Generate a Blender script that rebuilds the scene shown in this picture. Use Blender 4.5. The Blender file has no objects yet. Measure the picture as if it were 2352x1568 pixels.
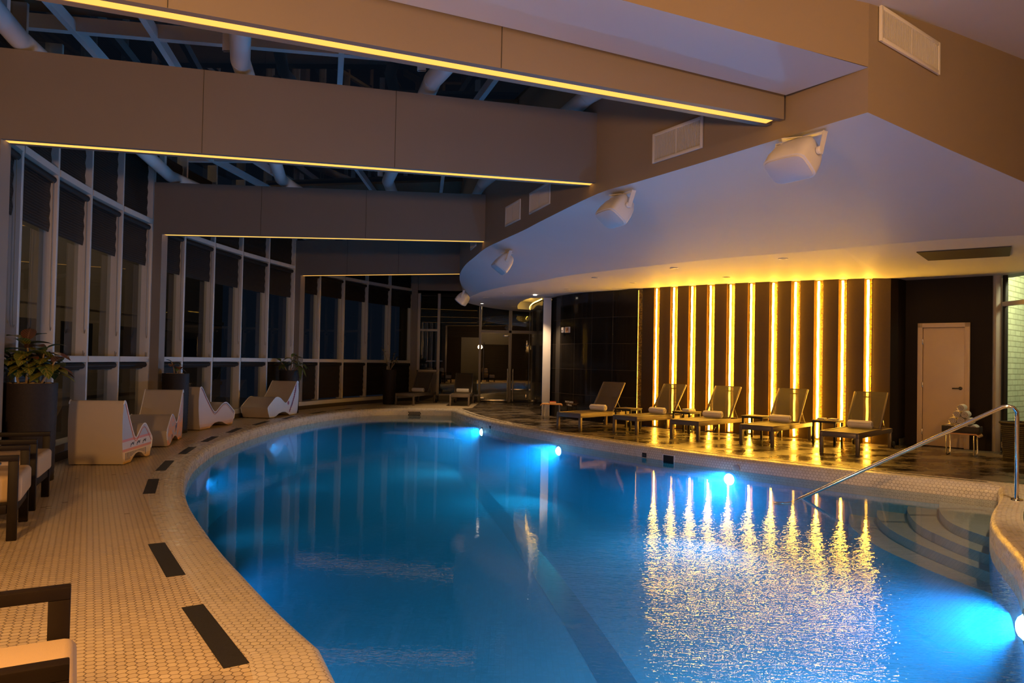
import bpy, bmesh, math, random
from mathutils import Vector, Matrix
PI = math.pi
SC = bpy.context.scene
COL = SC.collection
R = random.Random(7)
WATER = -.185

# ------------------------------------------------------------------ helpers
def newbm(): return bmesh.new()

def finish(name, bm, mat, parent=None, smooth=True, angle=35, up=False):
    bmesh.ops.recalc_face_normals(bm, faces=bm.faces[:])
    if up:
        bm.normal_update(); bmesh.ops.reverse_faces(bm, faces=[f for f in bm.faces if f.normal.z < 0])
    me = bpy.data.meshes.new(name)
    bm.to_mesh(me); bm.free()
    mats = mat if isinstance(mat, (list, tuple)) else [mat]
    for m in mats: me.materials.append(m)
    if smooth:
        for p in me.polygons: p.use_smooth = True
        me.set_sharp_from_angle(angle=math.radians(angle))
    o = bpy.data.objects.new(name, me)
    COL.objects.link(o)
    if parent: o.parent = parent
    return o

def tag(o, label=None, cat=None, group=None, kind=None):
    if label: o['label'] = label
    if cat: o['category'] = cat
    if group: o['group'] = group
    if kind: o['kind'] = kind
    return o

def thing(name, label, cat, loc=(0, 0, 0), rz=0., group=None):
    o = bpy.data.objects.new(name, None); COL.objects.link(o)
    o.location = loc; o.rotation_euler = (0, 0, rz); o.empty_display_size = .1
    return tag(o, label, cat, group)

def struct(name, bm, mat, parent=None, **k):
    o = finish(name, bm, mat, parent, **k)
    if not parent: o['kind'] = 'structure'
    return o

def sgroup(name):
    o = bpy.data.objects.new(name, None); COL.objects.link(o)
    o['kind'] = 'structure'; o.empty_display_size = .1
    return o

def dup(root, loc, rz, label, group=None):
    r = root.copy(); COL.objects.link(r); r.location = loc; r.rotation_euler = (0, 0, rz)
    r['label'] = label
    if group: r['group'] = group
    for ch in list(root.children):
        c = ch.copy(); COL.objects.link(c); c.parent = r
        for g in ch.children:
            d = g.copy(); COL.objects.link(d); d.parent = c
    return r

def box(bm, c, s, rz=0., bevel=0., M=None, seg=2):
    m = Matrix.Translation(c) @ Matrix.Rotation(rz, 4, 'Z')
    if M is not None: m = M @ m
    m = m @ Matrix.Diagonal((s[0], s[1], s[2], 1))
    r = bmesh.ops.create_cube(bm, size=1, matrix=m)
    if bevel > 0:
        es = list({e for v in r['verts'] for e in v.link_edges})
        bmesh.ops.bevel(bm, geom=es, offset=bevel, segments=seg, profile=.5, affect='EDGES')

def bar(bm, a, b, w, h, up=(0, 0, 1), bevel=0.):
    a = Vector(a); b = Vector(b); d = b - a; L = d.length; d.normalize()
    u = Vector(up); s = d.cross(u)
    if s.length < 1e-4: s = d.cross(Vector((1, 0, 0)))
    s.normalize(); u = s.cross(d)
    M = Matrix(((d.x, s.x, u.x, 0), (d.y, s.y, u.y, 0), (d.z, s.z, u.z, 0), (0, 0, 0, 1)))
    box(bm, (0, 0, 0), (L, w, h), 0, bevel, Matrix.Translation((a + b) / 2) @ M)

def tube(bm, pts, r, n=10, closed=False, cap=True):
    pts = [Vector(p) for p in pts]; N = len(pts); rings = []
    rr = r if isinstance(r, (list, tuple)) else [r] * N
    prev = None
    for i, p in enumerate(pts):
        if closed: t = pts[(i + 1) % N] - pts[i - 1]
        else: t = pts[min(i + 1, N - 1)] - pts[max(i - 1, 0)]
        t.normalize()
        if prev is None:
            s = t.cross(Vector((0, 0, 1)))
            if s.length < .05: s = t.cross(Vector((1, 0, 0)))
        else: s = prev - t * prev.dot(t)
        s.normalize(); prev = s; u = t.cross(s)
        rings.append([bm.verts.new(p + (s * math.cos(a) + u * math.sin(a)) * rr[i]) for a in [2 * PI * k / n for k in range(n)]])
    for i in range(N if closed else N - 1):
        A = rings[i]; B = rings[(i + 1) % N]
        for k in range(n): bm.faces.new((A[k], A[(k + 1) % n], B[(k + 1) % n], B[k]))
    if cap and not closed:
        bm.faces.new(rings[0]); bm.faces.new(rings[-1])

def lathe(bm, prof, n=32, c=(0, 0, 0), cap=True, M=None):
    rings = []
    for r, z in prof:
        rings.append([bm.verts.new((c[0] + r * math.cos(2 * PI * k / n), c[1] + r * math.sin(2 * PI * k / n), c[2] + z)) for k in range(n)])
    for i in range(len(prof) - 1):
        for k in range(n): bm.faces.new((rings[i][k], rings[i][(k + 1) % n], rings[i + 1][(k + 1) % n], rings[i + 1][k]))
    if cap:
        bm.faces.new(rings[0]); bm.faces.new(rings[-1])
    if M is not None: bmesh.ops.transform(bm, matrix=M, verts=[v for r in rings for v in r])

def prism(bm, poly, z0, z1, bottom=True):
    lo = [bm.verts.new((p[0], p[1], z0)) for p in poly]; hi = [bm.verts.new((p[0], p[1], z1)) for p in poly]
    n = len(poly)
    for i in range(n): bm.faces.new((lo[i], lo[(i + 1) % n], hi[(i + 1) % n], hi[i]))
    bm.faces.new(hi)
    if bottom: bm.faces.new(lo[::-1])

def sheet(bm, poly, z):
    f = bm.faces.new([bm.verts.new((p[0], p[1], z)) for p in poly])
    return f

def wall(bm, path, z0, z1, uv=None):
    """vertical sheet along a path; z0,z1 numbers or lists; uv in metres"""
    n = len(path); L = [0.]
    for i in range(1, n): L.append(L[-1] + math.dist(path[i][:2], path[i - 1][:2]))
    a = z0 if isinstance(z0, list) else [z0] * n; b = z1 if isinstance(z1, list) else [z1] * n
    lo = [bm.verts.new((p[0], p[1], a[i])) for i, p in enumerate(path)]; hi = [bm.verts.new((p[0], p[1], b[i])) for i, p in enumerate(path)]
    uvl = bm.loops.layers.uv.verify()
    for i in range(n - 1):
        f = bm.faces.new((lo[i], lo[i + 1], hi[i + 1], hi[i]))
        for l, q in zip(f.loops, ((L[i], a[i]), (L[i + 1], a[i + 1]), (L[i + 1], b[i + 1]), (L[i], b[i]))): l[uvl].uv = q

def uv_xy(bm):
    uvl = bm.loops.layers.uv.verify()
    for f in bm.faces:
        for l in f.loops: l[uvl].uv = l.vert.co.xy

def catmull(pts, per=6, closed=False):
    out = []; n = len(pts)
    for i in range(n if closed else n - 1):
        if closed: p = [pts[(i + k - 1) % n] for k in range(4)]
        else: p = [pts[max(0, i - 1)], pts[i], pts[i + 1], pts[min(n - 1, i + 2)]]
        for k in range(per):
            t = k / per
            out.append(tuple(.5 * (2 * p[1][d] + (p[2][d] - p[0][d]) * t + (2 * p[0][d] - 5 * p[1][d] + 4 * p[2][d] - p[3][d]) * t * t + (3 * p[1][d] - p[0][d] - 3 * p[2][d] + p[3][d]) * t ** 3) for d in range(len(pts[0]))))
    if not closed: out.append(tuple(pts[-1]))
    return out

def lerp(a, b, t): return tuple(x + (y - x) * t for x, y in zip(a, b))

# ------------------------------------------------------------------ materials
class NT:
    def __init__(s, name):
        s.m = bpy.data.materials.new(name); s.m.use_nodes = True
        s.t = s.m.node_tree; s.t.nodes.clear()
        s.out = s.n('ShaderNodeOutputMaterial')
    def n(s, k, **p):
        x = s.t.nodes.new(k)
        for a, b in p.items(): setattr(x, a, b)
        return x
    def l(s, a, b): s.t.links.new(a, b)
    def inp(s, sock, v):
        if hasattr(v, 'is_output'): s.l(v, sock)
        else: sock.default_value = v
    def math(s, op, a, b=None, c=None):
        x = s.n('ShaderNodeMath', operation=op)
        s.inp(x.inputs[0], a)
        if b is not None: s.inp(x.inputs[1], b)
        if c is not None: s.inp(x.inputs[2], c)
        return x.outputs[0]
    def vm(s, op, a, b=None):
        x = s.n('ShaderNodeVectorMath', operation=op)
        s.inp(x.inputs[0], a)
        if b is not None: s.inp(x.inputs[1], b)
        return x.outputs['Value'] if op in ('DOT_PRODUCT', 'LENGTH') else x.outputs[0]
    def mix(s, f, a, b):
        x = s.n('ShaderNodeMix', data_type='RGBA')
        s.inp(x.inputs[0], f); s.inp(x.inputs[6], a); s.inp(x.inputs[7], b)
        return x.outputs[2]
    def noise(s, vec, scale, detail=3., rough=.5):
        x = s.n('ShaderNodeTexNoise'); x.inputs['Scale'].default_value = scale; x.inputs['Detail'].default_value = detail; x.inputs['Roughness'].default_value = rough
        if vec is not None: s.l(vec, x.inputs['Vector'])
        return x.outputs[0]
    def ramp(s, f, stops):
        x = s.n('ShaderNodeValToRGB'); s.l(f, x.inputs[0]); e = x.color_ramp.elements
        while len(e) < len(stops): e.new(.5)
        for i, (p, c) in enumerate(stops): e[i].position = p; e[i].color = c if len(c) == 4 else (*c, 1)
        return x.outputs[0]
    def remap(s, f, a, b, c, d):
        x = s.n('ShaderNodeMapRange'); s.l(f, x.inputs[0])
        for i, v in enumerate((a, b, c, d)): x.inputs[i + 1].default_value = v
        return x.outputs[0]
    def obj(s): return s.n('ShaderNodeTexCoord').outputs['Object']
    def uv(s): return s.n('ShaderNodeTexCoord').outputs['UV']
    def geo(s): return s.n('ShaderNodeNewGeometry').outputs['Position']
    def bump(s, h, strength=.3, dist=.01):
        x = s.n('ShaderNodeBump'); x.inputs['Strength'].default_value = strength; x.inputs['Distance'].default_value = dist; s.l(h, x.inputs['Height'])
        return x.outputs[0]
    def bsdf(s, col, rough=.5, metal=0., normal=None, spec=.5, **k):
        x = s.n('ShaderNodeBsdfPrincipled')
        s.inp(x.inputs['Base Color'], (*col, 1) if isinstance(col, tuple) and len(col) == 3 else col)
        s.inp(x.inputs['Roughness'], rough); s.inp(x.inputs['Metallic'], metal); s.inp(x.inputs['Specular IOR Level'], spec)
        if normal is not None: s.l(normal, x.inputs['Normal'])
        for a, b in k.items(): s.inp(x.inputs[a], b)
        return x.outputs[0]
    def done(s, sh): s.l(sh, s.out.inputs[0]); return s.m

def plain(name, col, rough=.5, metal=0., var=.06, scale=6., bump=0., bscale=60., spec=.4):
    t = NT(name); p = t.obj(); n = t.noise(p, scale)
    c = t.mix(n, (*[max(0, x * (1 - var)) for x in col], 1), (*[min(1, x * (1 + var)) for x in col], 1))
    nm = t.bump(t.noise(p, bscale, 4), bump, .004) if bump else None
    return t.done(t.bsdf(c, rough, metal, nm, spec))

def emit(name, col, s):
    t = NT(name); e = t.n('ShaderNodeEmission'); e.inputs[0].default_value = (*col, 1); e.inputs[1].default_value = s
    return t.done(e.outputs[0])

def rope(name, col, s):
    # led rope: brightness varies along its length with the diodes
    t = NT(name); e = t.n('ShaderNodeEmission'); e.inputs[0].default_value = (*col, 1)
    n = t.noise(t.obj(), 14., 3.)
    t.l(t.remap(n, .3, .7, s * .5, s * 1.4), e.inputs[1])
    return t.done(e.outputs[0])

def hexmat(name, light, dark, grout, size=.045, rough=.32, bump=.35, line=.055):
    t = NT(name); uv = t.uv()
    p = t.vm('ADD', t.vm('SCALE', uv), (0, 0, 0)); t.t.nodes[-2] if False else None
    sc = t.n('ShaderNodeVectorMath', operation='SCALE'); t.l(uv, sc.inputs[0]); sc.inputs[3].default_value = 1 / size
    p = t.vm('ADD', sc.outputs[0], (2000., 1732.0508, 0))
    r = (1., 1.7320508, 1.); h = (.5, .8660254, 0.)
    a = t.vm('SUBTRACT', t.vm('MODULO', p, r), h)
    b = t.vm('SUBTRACT', t.vm('MODULO', t.vm('SUBTRACT', p, h), r), h)
    flat = (1., 1., 0.)
    a = t.vm('MULTIPLY', a, flat); b = t.vm('MULTIPLY', b, flat)
    sel = t.math('LESS_THAN', t.vm('DOT_PRODUCT', a, a), t.vm('DOT_PRODUCT', b, b))
    mx = t.n('ShaderNodeMix', data_type='VECTOR'); t.l(sel, mx.inputs[0]); t.l(b, mx.inputs[4]); t.l(a, mx.inputs[5])
    g = mx.outputs[1]; ab = t.vm('ABSOLUTE', g)
    sx = t.n('ShaderNodeSeparateXYZ'); t.l(ab, sx.inputs[0])
    d = t.math('MAXIMUM', t.vm('DOT_PRODUCT', ab, (.5, .8660254, 0)), sx.outputs[0])
    edge = t.math('SUBTRACT', .5, d)
    tile = t.n('ShaderNodeMapRange', interpolation_type='SMOOTHSTEP'); t.l(edge, tile.inputs[0]); tile.inputs[1].default_value = line * .5; tile.inputs[2].default_value = line * 1.3
    cid = t.vm('SUBTRACT', p, g); wn = t.n('ShaderNodeTexWhiteNoise', noise_dimensions='2D'); t.l(cid, wn.inputs[0])
    big = t.noise(uv, .9, 4., .6)
    f = t.math('ADD', t.math('MULTIPLY', wn.outputs[0], .45), t.math('MULTIPLY', big, .6))
    col = t.mix(f, (*dark, 1), (*light, 1))
    gr = t.mix(t.ramp(t.noise(uv, 2.3, 5., .65), [(.35, (0, 0, 0)), (.7, (1, 1, 1))]), (*[x * .45 for x in grout], 1), (*grout, 1))
    col = t.mix(tile.outputs[0], gr, col)
    rg = t.remap(t.math('ADD', big, wn.outputs[0]), .3, 1.6, rough * .8, rough * 1.35)
    return t.done(t.bsdf(col, rg, 0, t.bump(tile.outputs[0], bump, .003)))

def tilemat(name, col, grout, w, h, rough=.12, off=0., uvs=True, line=.004, var=.3, spec=.6):
    t = NT(name); br = t.n('ShaderNodeTexBrick'); t.l(t.uv() if uvs else t.obj(), br.inputs[0])
    br.offset = off; br.inputs['Scale'].default_value = 1.; br.inputs['Brick Width'].default_value = w; br.inputs['Row Height'].default_value = h
    br.inputs['Mortar Size'].default_value = line; br.inputs['Mortar Smooth'].default_value = .3
    br.inputs['Color1'].default_value = (*[c * (1 - var) for c in col], 1); br.inputs['Color2'].default_value = (*[c * (1 + var) for c in col], 1); br.inputs['Mortar'].default_value = (*grout, 1)
    inv = t.math('SUBTRACT', 1., br.outputs['Fac'])
    return t.done(t.bsdf(br.outputs[0], rough, 0, t.bump(inv, .4, .004), spec))

def glassmat(name, tint=(.9, .95, .95), ior=1.5, rough=0.):
    t = NT(name); lw = t.n('ShaderNodeLayerWeight'); lw.inputs[0].default_value = .5
    tr = t.n('ShaderNodeBsdfTransparent'); tr.inputs[0].default_value = (*tint, 1)
    gl = t.n('ShaderNodeBsdfGlossy'); gl.inputs['Roughness'].default_value = rough
    f = t.math('MULTIPLY_ADD', t.math('POWER', lw.outputs['Facing'], 5.), .9, .085)      # two faces of a thin pane
    mx = t.n('ShaderNodeMixShader'); t.l(f, mx.inputs[0]); t.l(tr.outputs[0], mx.inputs[1]); t.l(gl.outputs[0], mx.inputs[2])
    return t.done(mx.outputs[0])

def watermat(side=False):
    t = NT('pool_water_side' if side else 'pool_water_surface'); g = t.geo()
    st = t.n('ShaderNodeMapping'); t.l(g, st.inputs[0]); st.inputs['Rotation'].default_value = (0, 0, .35); st.inputs['Scale'].default_value = (.8, 2.2, 1.)
    n1 = t.noise(st.outputs[0], 3.2, 1., .5); n2 = t.noise(st.outputs[0], 17., 2., .55)
    # the water by the near steps is broken by the inlets, the left side lies calm
    sep = t.n('ShaderNodeSeparateXYZ'); t.l(g, sep.inputs[0])
    d = t.math('SQRT', t.math('ADD', t.math('POWER', t.math('SUBTRACT', sep.outputs[0], 2.0), 2.), t.math('POWER', t.math('MULTIPLY', t.math('SUBTRACT', sep.outputs[1], 3.5), .40), 2.)))
    patch = t.n('ShaderNodeMapRange', interpolation_type='SMOOTHSTEP'); t.l(d, patch.inputs[0])
    patch.inputs[1].default_value = 2.3; patch.inputs[2].default_value = .5; patch.inputs[3].default_value = .05; patch.inputs[4].default_value = 1.
    h = t.math('ADD', t.math('MULTIPLY', n1, .7), t.math('MULTIPLY', n2, .6))
    b = t.n('ShaderNodeBump'); b.inputs['Distance'].default_value = .02; t.l(h, b.inputs['Height']); t.l(t.math('MULTIPLY', patch.outputs[0], .55), b.inputs['Strength'])
    fr = t.n('ShaderNodeFresnel'); fr.inputs[0].default_value = 1.33; t.l(b.outputs[0], fr.inputs['Normal'])
    tr = t.n('ShaderNodeBsdfTransparent'); tr.inputs[0].default_value = (.80, .93, .97, 1)
    gl = t.n('ShaderNodeBsdfGlossy'); gl.inputs['Roughness'].default_value = .0; t.l(b.outputs[0], gl.inputs['Normal'])
    mx = t.n('ShaderNodeMixShader'); t.l(fr.outputs[0], mx.inputs[0]); t.l(tr.outputs[0], mx.inputs[1]); t.l(gl.outputs[0], mx.inputs[2])
    v = t.n('ShaderNodeVolumeScatter'); v.inputs['Color'].default_value = (.30, .66, 1., 1); v.inputs['Density'].default_value = .30; v.inputs['Anisotropy'].default_value = .35
    ab = t.n('ShaderNodeVolumeAbsorption'); ab.inputs['Color'].default_value = (.15, .72, 1., 1); ab.inputs['Density'].default_value = .10
    ad = t.n('ShaderNodeAddShader'); t.l(v.outputs[0], ad.inputs[0]); t.l(ab.outputs[0], ad.inputs[1]); t.l(ad.outputs[0], t.out.inputs[1])
    if side:
        t.l(tr.outputs[0], t.out.inputs[0]); return t.m
    return t.done(mx.outputs[0])

def stonemat():
    t = NT('wet_dark_stone'); uv = t.uv()
    st = t.n('ShaderNodeMapping'); t.l(uv, st.inputs[0]); st.inputs['Scale'].default_value = (1., 1.5, 1.); v = st.outputs[0]
    n = t.noise(v, 1.1, 6., .6); w = t.noise(v, 3.2, 5., .62)
    wet = t.ramp(t.noise(v, 1.5, 5., .6), [(.40, (0, 0, 0)), (.56, (1, 1, 1))])
    br = t.n('ShaderNodeTexBrick'); t.l(uv, br.inputs[0]); br.offset = .5; br.inputs['Scale'].default_value = 1.; br.inputs['Brick Width'].default_value = .6; br.inputs['Row Height'].default_value = .6; br.inputs['Mortar Size'].default_value = .003
    c = t.mix(n, (.008, .007, .006, 1), (.03, .023, .017, 1))
    c = t.mix(wet, c, t.mix(w, (.06, .046, .03, 1), (.17, .125, .085, 1)))
    c = t.mix(br.outputs['Fac'], c, (.02, .016, .012, 1))
    rg = t.mix(wet, (.10, .10, .10, 1), (.36, .36, .36, 1))
    return t.done(t.bsdf(c, rg, 0, t.bump(t.noise(uv, 7., 6., .65), .5, .014), .7))

def fabricmesh(name, col, see):
    t = NT(name); tr = t.n('ShaderNodeBsdfTransparent')
    ck = t.n('ShaderNodeTexChecker'); t.l(t.obj(), ck.inputs[0]); ck.inputs['Scale'].default_value = 500.
    b = t.bsdf(t.mix(t.noise(t.obj(), 40.), (*[x * .85 for x in col], 1), (*[x * 1.15 for x in col], 1)), .6)
    mx = t.n('ShaderNodeMixShader'); mx.inputs[0].default_value = 1 - see; t.l(tr.outputs[0], mx.inputs[1]); t.l(b, mx.inputs[2])
    return t.done(mx.outputs[0])

def blindmat():
    t = NT('woven_blind'); g = t.geo(); sep = t.n('ShaderNodeSeparateXYZ'); t.l(g, sep.inputs[0])
    w = t.n('ShaderNodeTexWave', wave_type='BANDS', bands_direction='Z'); w.inputs['Scale'].default_value = 9.; w.inputs['Distortion'].default_value = 1.5; w.inputs['Detail'].default_value = 3.; t.l(g, w.inputs[0])
    c = t.mix(w.outputs[1], (.008, .006, .005, 1), (.022, .015, .012, 1))
    return t.done(t.bsdf(c, .5, 0, t.bump(w.outputs[1], .5, .004), .3))

def bandmat(name, stops, axis='z', scale=1., speck=None):
    """printed bands along local x/z of a side panel"""
    t = NT(name); o = t.obj(); sep = t.n('ShaderNodeSeparateXYZ'); t.l(o, sep.inputs[0])
    v = t.math('ADD', sep.outputs[2], t.math('MULTIPLY', sep.outputs[0], -.0))
    rp = t.n('ShaderNodeValToRGB'); t.l(v, rp.inputs[0]); rp.color_ramp.interpolation = 'CONSTANT'
    e = rp.color_ramp.elements
    while len(e) > 1: e.remove(e[-1])
    e[0].position = max(0, stops[0][0]); e[0].color = (*stops[0][1], 1)
    for p, c in stops[1:]: x = e.new(max(0, p)); x.color = (*c, 1)
    c = rp.outputs[0]
    if speck:
        n = t.ramp(t.noise(o, 13., 4., .65), [(.48, (0, 0, 0)), (.56, (1, 1, 1))])
        c = t.mix(n, c, (*speck, 1))
    return t.done(t.bsdf(c, .4))

M = {}
M['paint'] = plain('taupe_wall_paint', (.205, .165, .135), .55, var=.04, scale=2.)
M['bulkhead'] = plain('tan_wall_paint', (.28, .215, .155), .55, var=.04, scale=2.)
M['ceiling'] = plain('white_ceiling_paint', (.54, .53, .55), .6, var=.04, scale=1.2)
M['white'] = plain('white_powder_coat', (.66, .63, .62), .35, var=.03)
M['mullion'] = plain('white_window_metal', (.48, .43, .39), .35, var=.04)
M['dark_metal'] = plain('dark_bronze_metal', (.05, .045, .04), .4, .3)
M['frame'] = plain('brown_aluminium', (.20, .16, .13), .38, .55, var=.05)
M['fabric'] = fabricmesh('brown_mesh_sling', (.085, .062, .045), .28)
M['seatfabric'] = fabricmesh('brown_mesh_seat', (.13, .10, .07), .06)
M['towel'] = plain('white_towel', (.78, .72, .66), .9, var=.08, scale=40., bump=.5, bscale=220.)
M['towel_line'] = plain('towel_stripe', (.34, .27, .22), .9)
M['wood'] = plain('dark_wood', (.011, .0065, .004), .5, var=.3, scale=12., spec=.15)
M['cushion'] = plain('beige_cushion', (.40, .29, .19), .8, var=.05, scale=8., bump=.2, bscale=300.)
M['shell'] = plain('cream_fibreglass', (.46, .375, .29), .38, var=.03)
M['pot'] = plain('dark_ribbed_resin', (.022, .016, .014), .6, var=.25, scale=30., bump=.6, bscale=40., spec=.15)
M['pebble'] = plain('tan_pebbles', (.55, .38, .2), .55, var=.35, scale=9.)
M['stem'] = plain('plant_stem', (.24, .17, .10), .7)
M['steel'] = plain('polished_steel', (.78, .76, .74), .10, 1., var=.02)
M['chrome'] = plain('satin_chrome', (.6, .56, .52), .25, 1., var=.02)
M['black'] = plain('black_plastic', (.012, .011, .011), .45)
M['blackglass'] = plain('dark_ceiling_panel', (.030, .024, .022), .55)
M['darkstone'] = plain('dark_curb_stone', (.055, .045, .038), .3, var=.3, scale=8.)
M['inlay'] = plain('black_slate_tile', (.022, .019, .016), .55, var=.4, scale=50., bump=.4, bscale=200.)
M['greeninlay'] = plain('green_black_slate', (.045, .052, .045), .4, var=.3, scale=12.)
M['doorpaint'] = plain('cream_door_paint', (.66, .50, .36), .45, var=.03)
M['wicker'] = plain('dark_wicker', (.035, .024, .017), .6, var=.5, scale=70., bump=.9, bscale=55.)
M['ply'] = plain('orange_plywood', (.62, .30, .10), .4, var=.15, scale=7.)
M['red'] = plain('red_cover', (.5, .05, .03), .5)
M['paper'] = plain('pale_paper', (.7, .55, .38), .7)
M['panel'] = plain('brown_wall_panel', (.062, .032, .008), .5, var=.12, scale=30., bump=.15, bscale=200.)
M['niche'] = plain('amber_niche_lining', (.14, .08, .012), .5, var=.05)
M['panelblack'] = plain('dark_brown_wall', (.013, .0075, .005), .6, var=.1, scale=20., spec=.2)
M['hex'] = hexmat('white_hex_mosaic', (.66, .54, .38), (.47, .36, .23), (.25, .17, .10), bump=.5)
M['hexpool'] = hexmat('white_hex_coping', (.64, .56, .45), (.58, .50, .40), (.42, .34, .26), rough=.28)
M['stone'] = stonemat()
M['basin'] = tilemat('pale_blue_pool_tile', (.22, .52, .74), (.18, .44, .62), .05, .05, .75, line=.003, var=.08, spec=.1)
M['step'] = tilemat('cream_step_tile', (.66, .62, .55), (.45, .43, .4), .30, .05, .35, line=.003, var=.06)
M['lane'] = plain('dark_lane_tile', (.05, .16, .26), .4)
M['water'] = watermat(); M['waterside'] = watermat(True)
M['blacktile'] = tilemat('black_porcelain_tile', (.011, .009, .008), (.05, .04, .034), .60, .60, .10, line=.004, var=.3, spec=.3)
M['mosaic'] = tilemat('gold_mosaic', (.30, .16, .02), (.02, .01, .003), .026, .026, .18, line=.003, var=.55)
M['brick'] = tilemat('pale_green_brick', (.62, .66, .46), (.36, .37, .24), .30, .10, .6, off=.5, line=.010, var=.08)
M['glass'] = glassmat('window_glass', (.78, .82, .80))
M['roofglass'] = glassmat('roof_glass', (.55, .6, .62))
M['blind'] = blindmat()
M['skyshade'] = plain('brown_roof_shade', (.16, .115, .075), .6, var=.1, scale=4.)
M['facade'] = plain('outside_render', (.30, .25, .20), .8, var=.1, scale=1.)
M['facade_dark'] = plain('outside_dark_glazing', (.02, .02, .02), .3)
M['grille'] = plain('vent_dark', (.06, .05, .045), .7)
M['led'] = emit('warm_led', (1., .47, .085), 1.65)
M['rope'] = rope('amber_led_rope', (1., .48, .04), 60.)
M['ropedim'] = rope('amber_led_rope_dim', (1., .50, .055), 3.)
M['cove'] = emit('cove_led', (1., .55, .08), 22.)
M['pool_lamp'] = emit('pool_lamp_glow', (.30, .72, 1.), 30.)
M['downlight_on'] = emit('downlight_lit', (1., .86, .66), 25.)
M['downlight_off'] = plain('downlight_unlit', (.12, .11, .10), .3)
M['leaf'] = None
def leafmat(name, a, b):
    t = NT(name); u = t.uv(); sep = t.n('ShaderNodeSeparateXYZ'); t.l(u, sep.inputs[0])
    rib = t.math('ABSOLUTE', t.math('SUBTRACT', sep.outputs[0], .5))
    vein = t.n('ShaderNodeTexWave', wave_type='BANDS', bands_direction='Y'); vein.inputs['Scale'].default_value = 2.2
    cv = t.n('ShaderNodeCombineXYZ'); t.l(t.math('ADD', sep.outputs[1], t.math('MULTIPLY', rib, -.6)), cv.inputs[1]); t.l(cv.outputs[0], vein.inputs[0])
    k = t.math('MAXIMUM', t.math('LESS_THAN', rib, .05), t.math('GREATER_THAN', vein.outputs[1], .86))
    nz = t.noise(t.obj(), 6.)
    c = t.mix(t.math('MULTIPLY', k, .7), t.mix(nz, (*a, 1), (*[x * .5 for x in a], 1)), (*b, 1))
    return t.done(t.bsdf(c, .35, 0, None, .5))
M['leaf'] = leafmat('croton_leaf', (.13, .17, .03), (.42, .30, .06))
M['leafdark'] = leafmat('dark_leaf', (.06, .085, .02), (.14, .12, .04))
M['leafred'] = leafmat('rust_leaf', (.16, .05, .018), (.35, .14, .05))

# ------------------------------------------------------------------ plan of the place (metres; camera stands at x=0,y=0)
LEFT = [(-.87, 3.5), (-1.117, 3.84), (-1.364, 4.2), (-1.64, 4.62), (-1.89, 5.0), (-2.14, 5.4), (-2.51, 6.02), (-2.92, 6.74), (-3.24, 7.36), (-3.52, 7.97), (-3.86, 8.8), (-4.24, 9.95), (-4.62, 11.7), (-4.80, 13.95), (-4.73, 16.1), (-4.42, 18.0), (-3.85, 19.45), (-3.3, 20.05), (-2.85, 20.2)]
FARC = (-1.64, 20.22)
RIGHT = [(-1.64, 20.22), (-1.1, 18.2), (-.46, 16.5), (.13, 15.3), (.58, 14.45), (1.037, 13.68), (2.083, 12.22), (2.65, 11.5), (3.18, 10.9), (3.8, 10.3), (4.38, 9.79), (4.85, 9.41), (5.25, 9.1), (5.785, 8.69)]
ISLE = [(5.785, 8.69), (5.3, 7.95), (4.78, 7.27), (4.42, 6.75), (4.16, 6.29), (3.99, 5.93), (3.74, 5.4), (3.42, 4.85), (3.0, 4.0), (2.4, 3.0), (1.6, 2.2), (.7, 1.9), (0, 2.05), (-.5, 2.75), (-.87, 3.5)]
L_ = catmull(LEFT, 4); R_ = catmull(RIGHT, 4); I_ = catmull(ISLE, 4)
POOL = L_ + R_ + I_[1:-1]                      # clockwise seen from above
IL, IR = len(L_), len(L_) + len(R_) - 1         # far corner index, near right corner index

def offset(path, d):
    out = []; n = len(path)
    for i in range(n):
        a = Vector(path[i - 1]); b = Vector(path[i]); c = Vector(path[(i + 1) % n])
        t1 = (b - a).normalized(); t2 = (c - b).normalized()
        n1 = Vector((-t1.y, t1.x)); n2 = Vector((-t2.y, t2.x)); m = n1 + n2
        if m.length < 1e-4: m = n1
        m.normalize(); k = d / max(.45, m.dot(n1))
        out.append(tuple(b + m * k))
    return out

COPE = .34
EDGE = offset(POOL, COPE)
# columns / portal frames: inner foot of each column and the inner end of its beam
P1, P2, P3, P4, P5 = (-4.0, 3.62), (-5.07, 7.16), (-6.125, 12.683), (-5.452, 18.707), (-3.16, 24.2)
BEAMS = [(P1, (2.217, 6.133)), (P2, (.925, 8.447)), (P3, (-.478, 12.743)), (P4, (-1.298, 17.649))]
OUTER = [(9.5, 8.7), (7.2, 8.4), (5.9, 8.0), (5.25, 7.513), (3.83, 6.44), (2.68, 5.546), (2.3, 6.17), (1.76, 7.083), (1.28, 7.87), (.943, 8.437), (.41, 10.0), (.122, 10.909), (-.2, 11.8), (-.495, 12.679), (-.74, 13.777), (-.973, 14.87), (-1.174, 16.218), (-1.3, 17.65), (-1.36, 19.2), (-1.38, 20.4), (-1.2, 21.9), (-.7, 23.4), (.2, 24.22)]
CREASE = [(9.5, 9.1), (7.2, 8.6), (6.3, 8.55), (6.04, 8.64), (5.3, 9.05), (4.9, 9.4), (4.45, 9.85), (3.86, 10.39), (3.37, 10.8), (2.84, 11.33), (2.3, 11.95), (1.69, 12.7), (1.0, 13.6), (.43, 14.8), (-.03, 15.5), (-.4, 16.3), (-.75, 17.2), (-1.05, 18.4), (-1.25, 19.4), (-1.32, 20.2), (-1.1, 21.2), (-.65, 22.4), (.1, 23.5)]
CORNER = 5
ZO, ZC, ROOF = 3.31, 2.97, 5.3
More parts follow.
